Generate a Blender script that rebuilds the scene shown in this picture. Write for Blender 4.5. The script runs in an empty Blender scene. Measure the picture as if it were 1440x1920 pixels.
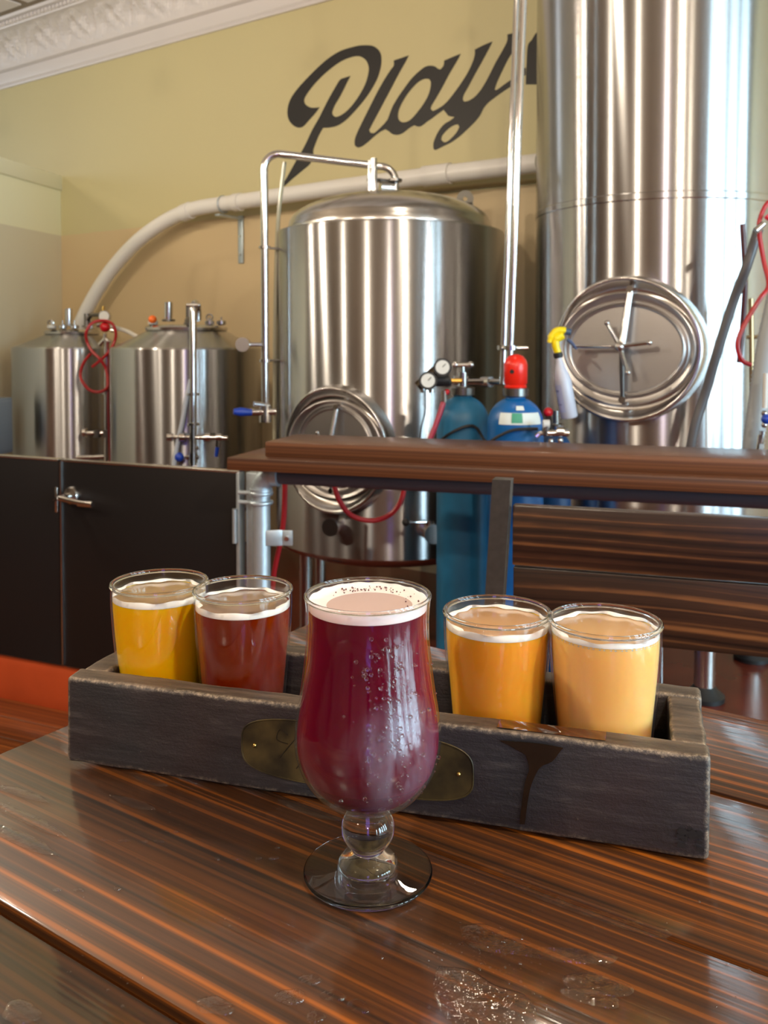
import bpy, bmesh, math, random
from mathutils import Vector, Matrix, Euler
from mathutils.geometry import tessellate_polygon
random.seed(7)
PI = math.pi
SC = bpy.context.scene
COL = SC.collection

# ------------------------------------------------------------------ camera
EYE = 1.377; F = 1650.0; PCX, PCY = 720.0, 702.6; PITCH = math.radians(2.0)
cam_d = bpy.data.cameras.new('camera'); cam = bpy.data.objects.new('camera', cam_d); COL.objects.link(cam)
cam.location = (0, 0, EYE); cam.rotation_euler = (PI/2 - PITCH, 0, 0)
cam_d.sensor_fit = 'VERTICAL'; cam_d.sensor_height = 32.0; cam_d.lens = F/1920*32.0
cam_d.shift_y = -(960-PCY)/1920; cam_d.clip_start = 0.02; cam_d.clip_end = 60
cam_d.dof.use_dof = True; cam_d.dof.focus_distance = 0.56; cam_d.dof.aperture_fstop = 17.0
SC.camera = cam
SC.view_settings.view_transform = 'Standard'; SC.view_settings.look = 'None'
SC.view_settings.gamma = 1.0; SC.view_settings.use_curve_mapping = False
SC.view_settings.exposure = 0.0
cy = SC.cycles
cy.use_denoising = True
cy.max_bounces = 10; cy.diffuse_bounces = 3; cy.glossy_bounces = 5; cy.transmission_bounces = 8; cy.transparent_max_bounces = 12
cy.sample_clamp_indirect = 6.0; cy.caustics_reflective = False; cy.caustics_refractive = True; cy.blur_glossy = .6
cy.use_adaptive_sampling = True; cy.adaptive_threshold = 0.02

# ------------------------------------------------------------------ world
wd = bpy.data.worlds.new('sky'); SC.world = wd; wd.use_nodes = True
wd.node_tree.nodes['Background'].inputs[0].default_value = (0.75, 0.87, 1.0, 1)
wd.node_tree.nodes['Background'].inputs[1].default_value = 2.0

# ---- the building's own frame: origin at the far left corner, w along the painted wall, n into the room
O = Vector((-2.627, 7.2, 0)); WV = Vector((.831, -.556, 0)).normalized(); NV = Vector((-WV.y*-1, 0, 0))
NV = Vector((WV.y, -WV.x, 0))           # points towards the camera side
def R(s, t, z=0.0): return O + WV*s + NV*t + Vector((0, 0, z))
ROOMZ = math.atan2(WV.y, WV.x)
CEIL = 3.95; S0, S1, T1 = -3.0, 11.4, 8.2

# ---- daylight through the shop window at the street end, lamps on the ceiling
def area(name, loc, direction, sx, sy, power, color):
    l = bpy.data.lights.new(name, 'AREA'); l.shape = 'RECTANGLE'; l.size = sx; l.size_y = sy
    l.energy = power; l.color = color
    o = bpy.data.objects.new(name, l); COL.objects.link(o); o.location = loc
    o.rotation_euler = Vector(direction).to_track_quat('-Z', 'Y').to_euler()
    return o
PANES = [(0.5, 1.35), (1.65, 2.5), (2.85, 3.5), (3.75, 4.8), (5.6, 6.0)]
for a, b in PANES:
    area('window_daylight', R(S1-0.03, (a+b)/2, 1.85), -WV, b-a, 2.3, 105*(b-a)+40, (0.56, 0.84, 1.0))
area('window_daylight', R(S0+.03, 1.9, 2.95), WV, .7, 1.1, 28, (0.80, 0.90, 1.0))
LAMPS = [(0.9, 3.6), (2.2, 3.3), (2.9, 5.6), (4.8, 1.9), (5.0, 6.4), (7.4, 4.2), (7.6, 6.8), (9.6, 3.0), (9.8, 6.0)]
LAMP_Z = 3.0
def lamp_light(loc, e=78):
    l = bpy.data.lights.new('bulb_light', 'POINT'); l.energy = e; l.color = (1.0, 0.85, 0.66); l.shadow_soft_size = 0.05
    o = bpy.data.objects.new('bulb_light', l); COL.objects.link(o); o.location = loc

# ------------------------------------------------------------------ pixel rays
cp, sp = math.cos(PITCH), math.sin(PITCH)
def ray(px, py):
    u = (px-PCX)/F; v = -(py-PCY)/F
    return Vector((u, cp + v*sp, -sp + v*cp))
CAM = Vector((0, 0, EYE))
def P(px, py, Y): d = ray(px, py); return CAM + d*(Y/d.y)
def PZ(px, py, z): d = ray(px, py); return CAM + d*((z-EYE)/d.z)
def WP(px, py, off=0.0):
    d = ray(px, py); k = ((O + NV*off - CAM).dot(NV))/d.dot(NV); return CAM + d*k
def XY(px, Y): return (px-PCX)/F*Y
def zat(py, Y): return P(720, py, Y).z
def to_w(p):                                        # world point -> (s, z) on the painted wall
    q = p - O; return (q.dot(WV), q.z)

# ------------------------------------------------------------------ materials
MATS = {}
def mat(name):
    m = bpy.data.materials.new(name); m.use_nodes = True; MATS[name] = m
    nt = m.node_tree; return m, nt, nt.nodes['Principled BSDF']
def N(nt, t, **kw):
    n = nt.nodes.new(t)
    for k, v in kw.items():
        if k.startswith('i_'):
            key = k[2:]; n.inputs[int(key) if key.isdigit() else key.replace('_', ' ')].default_value = v
        else: setattr(n, k, v)
    return n
def L(nt, a, b): nt.links.new(a, b)
def c4(c): return (c[0], c[1], c[2], 1)
def srgb(r, g, b):
    f = lambda x: (x/255/12.92) if x/255 <= .04045 else ((x/255+.055)/1.055)**2.4
    return (f(r), f(g), f(b))
def plain(name, col, rough=.5, metal=0, spec=.5, coat=0, bump=0, bscale=60, var=0, aniso=0, coatr=.05):
    m, nt, b = mat(name)
    b.inputs['Base Color'].default_value = c4(col); b.inputs['Roughness'].default_value = rough
    b.inputs['Metallic'].default_value = metal; b.inputs['Specular IOR Level'].default_value = spec
    b.inputs['Coat Weight'].default_value = coat; b.inputs['Coat Roughness'].default_value = coatr
    tc = N(nt, 'ShaderNodeTexCoord')
    if bump or var:
        nz = N(nt, 'ShaderNodeTexNoise', i_Scale=bscale, i_Detail=4.0); L(nt, tc.outputs['Object'], nz.inputs['Vector'])
        if bump:
            bp = N(nt, 'ShaderNodeBump', i_Strength=bump, i_Distance=.002); L(nt, nz.outputs[0], bp.inputs['Height']); L(nt, bp.outputs[0], b.inputs['Normal'])
        if var:
            mx = N(nt, 'ShaderNodeMix', data_type='RGBA'); mx.inputs[6].default_value = c4([x*(1-var) for x in col]); mx.inputs[7].default_value = c4([min(1, x*(1+var)) for x in col])
            L(nt, nz.outputs[0], mx.inputs[0]); L(nt, mx.outputs[2], b.inputs['Base Color'])
    if aniso:
        b.inputs['Anisotropic'].default_value = aniso
        b.inputs['Anisotropic Rotation'].default_value = .25
        tg = N(nt, 'ShaderNodeTangent', direction_type='RADIAL', axis='Z'); L(nt, tg.outputs[0], b.inputs['Tangent'])
    return m
def ramp(nt, stops):
    r = N(nt, 'ShaderNodeValToRGB'); e = r.color_ramp.elements
    while len(e) > 2: e.remove(e[-1])
    for i, (p, c) in enumerate(stops):
        x = e[i] if i < 2 else e.new(p)
        x.position = p; x.color = c4(c)
    return r
def wood(name, dark, mid, light, rough=.3, coat=0, rings=24, stretch=.06, spec=.5, bump=.15, coatr=.08, varnish=0, warp=3.5):
    """grain runs along the object's local X; every plank gets its own slice of log"""
    m, nt, b = mat(name)
    tc = N(nt, 'ShaderNodeTexCoord'); oi = N(nt, 'ShaderNodeObjectInfo')
    sc = N(nt, 'ShaderNodeVectorMath', operation='MULTIPLY'); sc.inputs[1].default_value = (stretch, 1, 1)
    cb = N(nt, 'ShaderNodeCombineXYZ'); mlt = N(nt, 'ShaderNodeMath', operation='MULTIPLY'); mlt.inputs[1].default_value = 37.0
    L(nt, oi.outputs['Random'], mlt.inputs[0]); L(nt, mlt.outputs[0], cb.inputs[0]); L(nt, mlt.outputs[0], cb.inputs[1]); L(nt, mlt.outputs[0], cb.inputs[2])
    ad = N(nt, 'ShaderNodeVectorMath', operation='ADD')
    L(nt, tc.outputs['Object'], sc.inputs[0]); L(nt, sc.outputs[0], ad.inputs[0]); L(nt, cb.outputs[0], ad.inputs[1])
    # warped ring distance
    n1 = N(nt, 'ShaderNodeTexNoise', i_Scale=5.0, i_Detail=2.0, i_Roughness=.45); L(nt, ad.outputs[0], n1.inputs['Vector'])
    vs = N(nt, 'ShaderNodeVectorMath', operation='MULTIPLY_ADD'); vs.inputs[1].default_value = (0, .10*warp, 0)
    L(nt, n1.outputs['Color'], vs.inputs[0]); L(nt, ad.outputs[0], vs.inputs[2])
    sy = N(nt, 'ShaderNodeSeparateXYZ'); L(nt, vs.outputs[0], sy.inputs[0])
    ky = N(nt, 'ShaderNodeMath', operation='MULTIPLY'); ky.inputs[1].default_value = rings; yz = N(nt, 'ShaderNodeMath', operation='ADD'); L(nt, sy.outputs[1], yz.inputs[0]); L(nt, sy.outputs[2], yz.inputs[1]); L(nt, yz.outputs[0], ky.inputs[0])
    n1d = N(nt, 'ShaderNodeTexNoise', noise_dimensions='1D', i_Scale=1.0, i_Detail=2.5, i_Roughness=.6); L(nt, ky.outputs[0], n1d.inputs['W'])
    wv = N(nt, 'ShaderNodeMapRange', i_From_Min=.28, i_From_Max=.74); L(nt, n1d.outputs[0], wv.inputs['Value'])
    fib = N(nt, 'ShaderNodeTexNoise', i_Scale=160.0, i_Detail=3.0); L(nt, ad.outputs[0], fib.inputs['Vector'])
    pat = N(nt, 'ShaderNodeTexNoise', i_Scale=6.0, i_Detail=3.0, i_Distortion=.4); L(nt, ad.outputs[0], pat.inputs['Vector'])
    s1 = N(nt, 'ShaderNodeMath', operation='MULTIPLY_ADD'); s1.inputs[1].default_value = .62
    L(nt, wv.outputs[0], s1.inputs[0])
    s2 = N(nt, 'ShaderNodeMath', operation='MULTIPLY_ADD'); s2.inputs[1].default_value = .22; s2.inputs[2].default_value = -.11
    L(nt, fib.outputs[0], s2.inputs[0]); 
    s3 = N(nt, 'ShaderNodeMath', operation='MULTIPLY_ADD'); s3.inputs[1].default_value = 1.25; L(nt, pat.outputs[0], s3.inputs[0]); L(nt, s2.outputs[0], s3.inputs[2])
    s4 = N(nt, 'ShaderNodeMath', operation='ADD'); s4.inputs[1].default_value = -.50; L(nt, s3.outputs[0], s4.inputs[0])
    L(nt, s4.outputs[0], s1.inputs[2])
    rp = ramp(nt, [(.12, dark), (.5, mid), (.92, light)]); L(nt, s1.outputs[0], rp.inputs[0])
    L(nt, rp.outputs[0], b.inputs['Base Color'])
    b.inputs['Roughness'].default_value = rough; b.inputs['Coat Weight'].default_value = coat; b.inputs['Coat Roughness'].default_value = coatr
    b.inputs['Specular IOR Level'].default_value = spec
    bp = N(nt, 'ShaderNodeBump', i_Strength=bump, i_Distance=.0006); L(nt, s1.outputs[0], bp.inputs['Height']); L(nt, bp.outputs[0], b.inputs['Normal'])
    if varnish:
        v = N(nt, 'ShaderNodeTexNoise', i_Scale=26.0, i_Detail=2.0, i_Distortion=.6)
        vm = N(nt, 'ShaderNodeVectorMath', operation='MULTIPLY'); vm.inputs[1].default_value = (.35, 1, 1)
        L(nt, tc.outputs['Object'], vm.inputs[0]); L(nt, vm.outputs[0], v.inputs['Vector'])
        b2 = N(nt, 'ShaderNodeBump', i_Strength=varnish, i_Distance=.002); L(nt, v.outputs[0], b2.inputs['Height'])
        b3 = N(nt, 'ShaderNodeBump', i_Strength=.18, i_Distance=.0006); L(nt, s1.outputs[0], b3.inputs['Height']); L(nt, b2.outputs[0], b3.inputs['Normal'])
        L(nt, b3.outputs[0], b.inputs['Coat Normal'])
    return m

STEEL = plain('brushed_steel', (.475, .472, .474), .265, 1, aniso=1.0)
STEEL_F = plain('satin_steel', (.62, .60, .58), .24, 1)
STEEL_H = plain('hatch_steel', (.50, .48, .47), .36, 1, bump=.1, bscale=90)
CHROME = plain('polished_steel', (.62, .61, .60), .15, 1)
CHROME_D = plain('dark_fitting', (.20, .19, .18), .3, 1)
GALV = plain('galvanised_zinc', (.52, .60, .66), .42, .75, bump=.15, bscale=40, var=.12)
GUN = plain('painted_grey_steel', srgb(88, 88, 96), .42, .3, bump=.1, bscale=120)
RAW = plain('raw_dark_steel', srgb(92, 90, 86), .38, .75, bump=.2, bscale=80, var=.25)
BLACKP = plain('black_panel_steel', srgb(44, 41, 41), .34, .55, bump=.05, bscale=300)
BLACK = plain('black_rubber', (.012, .012, .013), .5)
WHITEP = plain('white_pvc', srgb(236, 234, 230), .35, bump=.03)
REDH = plain('red_hose_rubber', srgb(170, 28, 34), .35)
REDP = plain('red_painted_steel', srgb(226, 38, 22), .28)
REDK = plain('red_knob', srgb(200, 20, 34), .3)
BLUEK = plain('blue_handle', srgb(24, 62, 168), .35)
BLUEC = plain('blue_cylinder_paint', srgb(10, 92, 160), .33, var=.18, bscale=14, bump=.05)
BLUED = plain('weathered_blue_paint', srgb(34, 108, 150), .45, var=.25, bscale=18, bump=.1)
YEL = plain('yellow_plastic', srgb(240, 214, 20), .35)
ORG = plain('orange_knob', srgb(240, 110, 30), .4)
LABELW = plain('label_paper', srgb(214, 222, 220), .5)
LABELG = plain('green_diamond_print', srgb(60, 150, 120), .5)
LABELB = plain('blue_print', srgb(96, 112, 168), .5)
DIAL = plain('gauge_dial', srgb(214, 214, 208), .35)
BRASSD = None
GREYBOX = plain('grey_box_plastic', srgb(120, 130, 140), .5)
CORNICE = plain('white_painted_tin', srgb(222, 217, 216), .42, bump=.5, bscale=45)
MURAL = plain('black_sign_paint', srgb(31, 28, 26), .5, var=.12, bscale=5)
REDC = plain('red_curb_paint', srgb(176, 70, 34), .3, var=.15, bscale=10, bump=.2)
FLOORR = plain('red_epoxy_floor', srgb(112, 46, 32), .22, var=.2, bscale=5, bump=.1)
GASKET = plain('white_gasket', srgb(200, 200, 196), .5)
SHADE = plain('lamp_shade', (.05, .045, .04), .4, .6)
TANW = plain('brown_wall', srgb(112, 98, 84), .75)

# two-tone painted wall: the paint changes at one height
def twotone(name, up, low, zsplit):
    m, nt, b = mat(name); g = N(nt, 'ShaderNodeNewGeometry'); sx = N(nt, 'ShaderNodeSeparateXYZ'); L(nt, g.outputs['Position'], sx.inputs[0])
    gt = N(nt, 'ShaderNodeMath', operation='GREATER_THAN'); gt.inputs[1].default_value = zsplit; L(nt, sx.outputs[2], gt.inputs[0])
    mx = N(nt, 'ShaderNodeMix', data_type='RGBA'); mx.inputs[6].default_value = c4(low); mx.inputs[7].default_value = c4(up)
    L(nt, gt.outputs[0], mx.inputs[0]); L(nt, mx.outputs[2], b.inputs['Base Color']); b.inputs['Roughness'].default_value = .55
    nz = N(nt, 'ShaderNodeTexNoise', i_Scale=70.0, i_Detail=3.0); bp = N(nt, 'ShaderNodeBump', i_Strength=.12, i_Distance=.003)
    L(nt, g.outputs['Position'], nz.inputs['Vector']); L(nt, nz.outputs[0], bp.inputs['Height']); L(nt, bp.outputs[0], b.inputs['Normal'])
    return m
ZSPLIT = WP(118, 442).z
WALLM = twotone('cream_wall_paint', srgb(206, 196, 150), srgb(212, 189, 148), ZSPLIT)
WALLB = twotone('pale_wall_paint', srgb(236, 233, 200), srgb(216, 208, 182), ZSPLIT)

TABLEW = wood('varnished_table_wood', srgb(34, 19, 9), srgb(82, 45, 15), srgb(178, 98, 24), rough=.45, coat=.8, rings=165, stretch=.045, bump=.1, coatr=.10, varnish=.3, warp=.4)
FLOORW = wood('dark_floor_boards', srgb(60, 28, 12), srgb(120, 62, 24), srgb(170, 96, 40), rough=.3, coat=.6, rings=70, coatr=.15, warp=.5)
BENCHW = wood('stained_bench_wood', srgb(20, 13, 10), srgb(56, 35, 24), srgb(136, 88, 52), rough=.34, coat=.35, rings=75, stretch=.14, spec=.5, coatr=.22, warp=1.3)
COUNTERW = wood('brown_counter_wood', srgb(66, 36, 20), srgb(98, 58, 34), srgb(120, 76, 48), rough=.42, coat=.1, rings=90, stretch=.03, warp=.4)

# worn black-brown box wood with bare edges
def traywood():
    m, nt, b = mat('worn_dark_tray_wood')
    tc = N(nt, 'ShaderNodeTexCoord'); sc = N(nt, 'ShaderNodeVectorMath', operation='MULTIPLY'); sc.inputs[1].default_value = (.12, 1, 1)
    L(nt, tc.outputs['Object'], sc.inputs[0])
    n1 = N(nt, 'ShaderNodeTexNoise', i_Scale=150.0, i_Detail=6.0, i_Roughness=.65); L(nt, sc.outputs[0], n1.inputs['Vector'])
    n2 = N(nt, 'ShaderNodeTexNoise', i_Scale=14.0, i_Detail=3.0); L(nt, tc.outputs['Object'], n2.inputs['Vector'])
    r1 = ramp(nt, [(.3, srgb(20, 17, 17)), (.55, srgb(42, 38, 38)), (.78, srgb(92, 86, 82))]); L(nt, n1.outputs[0], r1.inputs[0])
    r2 = ramp(nt, [(.35, srgb(46, 30, 29)), (.65, srgb(36, 37, 40))]); L(nt, n2.outputs[0], r2.inputs[0])
    mx = N(nt, 'ShaderNodeMix', data_type='RGBA'); mx.inputs[0].default_value = .5; L(nt, r1.outputs[0], mx.inputs[6]); L(nt, r2.outputs[0], mx.inputs[7])
    g = N(nt, 'ShaderNodeNewGeometry')
    bv = N(nt, 'ShaderNodeBevel', i_Radius=.006); bv.samples = 4
    vt = N(nt, 'ShaderNodeVectorTransform', vector_type='NORMAL', convert_from='WORLD', convert_to='OBJECT'); L(nt, bv.outputs[0], vt.inputs[0])
    ab = N(nt, 'ShaderNodeVectorMath', operation='ABSOLUTE'); L(nt, vt.outputs[0], ab.inputs[0]); sa = N(nt, 'ShaderNodeSeparateXYZ'); L(nt, ab.outputs[0], sa.inputs[0])
    mxa = N(nt, 'ShaderNodeMath', operation='MAXIMUM'); L(nt, sa.outputs[0], mxa.inputs[0]); L(nt, sa.outputs[1], mxa.inputs[1])
    mxb = N(nt, 'ShaderNodeMath', operation='MAXIMUM'); L(nt, mxa.outputs[0], mxb.inputs[0]); L(nt, sa.outputs[2], mxb.inputs[1])
    n3 = N(nt, 'ShaderNodeTexNoise', i_Scale=260.0, i_Detail=5.0, i_Roughness=.75); L(nt, tc.outputs['Object'], n3.inputs['Vector'])
    ed = N(nt, 'ShaderNodeMath', operation='SUBTRACT'); ed.inputs[0].default_value = 1.0; L(nt, mxb.outputs[0], ed.inputs[1])
    e2 = N(nt, 'ShaderNodeMath', operation='MULTIPLY_ADD'); e2.inputs[1].default_value = 4.5; e2.inputs[2].default_value = -.95
    L(nt, ed.outputs[0], e2.inputs[0]); e3 = N(nt, 'ShaderNodeMath', operation='ADD', use_clamp=True); L(nt, e2.outputs[0], e3.inputs[0])
    n4 = N(nt, 'ShaderNodeMath', operation='MULTIPLY_ADD'); n4.inputs[1].default_value = 3.6; n4.inputs[2].default_value = -1.45; L(nt, n3.outputs[0], n4.inputs[0]); L(nt, n4.outputs[0], e3.inputs[1])
    sx = N(nt, 'ShaderNodeSeparateXYZ'); L(nt, g.outputs['Normal'], sx.inputs[0])
    up = N(nt, 'ShaderNodeMath', operation='GREATER_THAN'); up.inputs[1].default_value = .7; L(nt, sx.outputs[2], up.inputs[0])
    m3 = N(nt, 'ShaderNodeMix', data_type='RGBA'); r3 = ramp(nt, [(.3, srgb(44, 36, 30)), (.7, srgb(104, 88, 74))]); L(nt, n1.outputs[0], r3.inputs[0])
    L(nt, up.outputs[0], m3.inputs[0]); L(nt, mx.outputs[2], m3.inputs[6]); L(nt, r3.outputs[0], m3.inputs[7])
    m2 = N(nt, 'ShaderNodeMix', data_type='RGBA'); m2.inputs[7].default_value = c4(srgb(168, 150, 128)); L(nt, e3.outputs[0], m2.inputs[0]); L(nt, m3.outputs[2], m2.inputs[6])
    L(nt, m2.outputs[2], b.inputs['Base Color']); b.inputs['Roughness'].default_value = .5
    bp = N(nt, 'ShaderNodeBump', i_Strength=.5, i_Distance=.0012); L(nt, n1.outputs[0], bp.inputs['Height'])
    b2 = N(nt, 'ShaderNodeBump', i_Strength=.35, i_Distance=.0015); L(nt, n3.outputs[0], b2.inputs['Height']); L(nt, bp.outputs[0], b2.inputs['Normal']); L(nt, b2.outputs[0], b.inputs['Normal'])
    return m
TRAYW = traywood()
def brass():
    m, nt, b = mat('tarnished_brass'); tc = N(nt, 'ShaderNodeTexCoord')
    n = N(nt, 'ShaderNodeTexNoise', i_Scale=45.0, i_Detail=4.0); L(nt, tc.outputs['Object'], n.inputs['Vector'])
    r = ramp(nt, [(.35, srgb(46, 38, 22)), (.7, srgb(92, 78, 44))]); L(nt, n.outputs[0], r.inputs[0]); L(nt, r.outputs[0], b.inputs['Base Color'])
    b.inputs['Metallic'].default_value = .5; b.inputs['Roughness'].default_value = .5
    return m
BRASS = brass(); BRASSK = plain('brass_nail', srgb(200, 170, 100), .25, 1); ENGR = plain('engraved_dark', srgb(40, 32, 18), .5, .5)

def beer(name, col, radius, rough=.3, sss=1.0, scale=.02, spec=0.0):
    m, nt, b = mat(name)
    b.inputs['Base Color'].default_value = c4(col); b.inputs['Roughness'].default_value = rough
    b.inputs['Subsurface Weight'].default_value = sss; b.inputs['Subsurface Radius'].default_value = radius; b.inputs['Subsurface Scale'].default_value = scale
    b.inputs['Specular IOR Level'].default_value = spec
    return m
B_GOLD = beer('golden_beer', srgb(236, 172, 8), (1, .5, .05), scale=.008)
B_AMB = beer('amber_beer', srgb(112, 30, 2), (1, .2, .03))
B_ORG = beer('hazy_orange_beer', srgb(255, 160, 44), (1, .5, .15), scale=.008)
B_PALE = beer('hazy_peach_beer', srgb(255, 186, 104), (1, .6, .3), scale=.007)
B_RED = beer('crimson_beer', srgb(92, 0, 30), (1, .04, .12))
FOAM = beer('beer_foam', srgb(242, 236, 228), (1, .9, .8), rough=.6, scale=.004, spec=.2)
FOAMP = beer('pinkish_beer_foam', srgb(240, 222, 220), (1, .85, .85), rough=.6, scale=.004, spec=.2)
def film(name, col, alpha, rough=.05):
    m, nt, b = mat(name); b.inputs['Base Color'].default_value = c4(col); b.inputs['Alpha'].default_value = alpha; b.inputs['Roughness'].default_value = rough
    return m
BTOP = plain('beer_surface', srgb(150, 120, 96), .08)

def fresnel(nt, ior):
    # both faces of a thin wall reflect alike
    g = N(nt, 'ShaderNodeNewGeometry'); mr = N(nt, 'ShaderNodeMapRange', i_To_Min=ior, i_To_Max=1/ior); L(nt, g.outputs['Backfacing'], mr.inputs['Value'])
    fr = N(nt, 'ShaderNodeFresnel'); L(nt, mr.outputs[0], fr.inputs[0]); return fr
def water_film(name):
    m, nt, b = mat(name); nt.nodes.remove(b); out = nt.nodes['Material Output']
    tr = N(nt, 'ShaderNodeBsdfTransparent'); gl = N(nt, 'ShaderNodeBsdfGlossy', i_Roughness=.02)
    fr = fresnel(nt, 1.5); mx = N(nt, 'ShaderNodeMixShader'); L(nt, fr.outputs[0], mx.inputs[0]); L(nt, tr.outputs[0], mx.inputs[1]); L(nt, gl.outputs[0], mx.inputs[2])
    tc = N(nt, 'ShaderNodeTexCoord'); nz = N(nt, 'ShaderNodeTexNoise', i_Scale=90.0, i_Detail=3.0); L(nt, tc.outputs['Object'], nz.inputs['Vector'])
    bp = N(nt, 'ShaderNodeBump', i_Strength=.7, i_Distance=.003); L(nt, nz.outputs[0], bp.inputs['Height']); L(nt, bp.outputs[0], gl.inputs['Normal'])
    L(nt, mx.outputs[0], out.inputs[0]); return m
def thin_glass(name, fog=0.0, streak=(30, 30, 4), fog_lo=.5, fog_hi=.75, mask=None):
    m, nt, b = mat(name); nt.nodes.remove(b)
    out = nt.nodes['Material Output']
    tr = N(nt, 'ShaderNodeBsdfTransparent'); tr.inputs[0].default_value = (.993, .995, .993, 1)
    gl = N(nt, 'ShaderNodeBsdfGlossy', i_Roughness=.03); gl.inputs[0].default_value = (1, 1, 1, 1)
    fr = fresnel(nt, 1.5)
    mx = N(nt, 'ShaderNodeMixShader'); L(nt, fr.outputs[0], mx.inputs[0]); L(nt, tr.outputs[0], mx.inputs[1]); L(nt, gl.outputs[0], mx.inputs[2])
    tc = N(nt, 'ShaderNodeTexCoord')
    nz = N(nt, 'ShaderNodeTexNoise', i_Scale=1.0, i_Detail=5.0, i_Roughness=.6); vm = N(nt, 'ShaderNodeVectorMath', operation='MULTIPLY'); vm.inputs[1].default_value = streak
    L(nt, tc.outputs['Object'], vm.inputs[0]); L(nt, vm.outputs[0], nz.inputs['Vector'])
    bp = N(nt, 'ShaderNodeBump', i_Strength=.2, i_Distance=.001); L(nt, nz.outputs[0], bp.inputs['Height']); L(nt, bp.outputs[0], gl.inputs['Normal'])
    last = mx
    if fog:
        r = N(nt, 'ShaderNodeMapRange', i_From_Min=fog_lo, i_From_Max=fog_hi, i_To_Min=0.0, i_To_Max=fog); L(nt, nz.outputs[0], r.inputs['Value'])
        df = N(nt, 'ShaderNodeBsdfDiffuse'); df.inputs[0].default_value = (.62, .62, .80, 1)
        g2 = N(nt, 'ShaderNodeBsdfGlossy', i_Roughness=.35); g2.inputs[0].default_value = (.9, .9, 1, 1)
        m1 = N(nt, 'ShaderNodeMixShader', i_0=.5); L(nt, df.outputs[0], m1.inputs[1]); L(nt, g2.outputs[0], m1.inputs[2])
        m2 = N(nt, 'ShaderNodeMixShader'); L(nt, r.outputs[0], m2.inputs[0]); L(nt, mx.outputs[0], m2.inputs[1]); L(nt, m1.outputs[0], m2.inputs[2]); last = m2
        if mask:
            sx = N(nt, 'ShaderNodeVectorMath', operation='DISTANCE'); sx.inputs[1].default_value = mask[0]; L(nt, tc.outputs['Object'], sx.inputs[0])
            mr = N(nt, 'ShaderNodeMapRange', i_From_Min=mask[1], i_From_Max=mask[2], i_To_Min=mask[3], i_To_Max=mask[4]); L(nt, sx.outputs['Value'], mr.inputs['Value'])
            ml = N(nt, 'ShaderNodeMath', operation='MULTIPLY'); L(nt, r.outputs[0], ml.inputs[0]); L(nt, mr.outputs[0], ml.inputs[1]); L(nt, ml.outputs[0], m2.inputs[0])
    L(nt, last.outputs[0], out.inputs[0])
    return m
GL = thin_glass('clear_thin_glass')
GL_FOG = thin_glass('misted_glass', .05, (55, 55, 14), .48, .8)
GL_TULIP = thin_glass('misted_tulip_glass', .11, (70, 70, 16), .38, .60, mask=((.020, -.036, .080), .012, .038, 1.3, .0))
def solid_glass(name, ior=1.5, rough=0.0, col=(1, 1, 1)):
    m, nt, b = mat(name); b.inputs['Transmission Weight'].default_value = 1; b.inputs['IOR'].default_value = ior; b.inputs['Roughness'].default_value = rough
    b.inputs['Base Color'].default_value = c4(col); return m
GSOLID = solid_glass('solid_glass'); WATER = water_film('water')
PLASTIC = plain('translucent_plastic', srgb(196, 204, 222), .35); 
RIBBED = plain('grey_ribbed_hose', srgb(150, 156, 160), .4); HOSEREFL = plain('hose_reflection_grey', srgb(74, 72, 76), .4)  # the dark grey is the tone of a hose reflected in steel
def emit(name, col, s):
    m, nt, b = mat(name); b.inputs['Emission Color'].default_value = c4(col); b.inputs['Emission Strength'].default_value = s; b.inputs['Base Color'].default_value = c4(col); return m
VIOLET = emit('violet_added_glow', (.30, .22, 1.0), 3.0)  # glow of the added panel behind the camera
OUTSIDE = emit('bright_street_daylight', (.80, .92, 1.0), 4.0)

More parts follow.
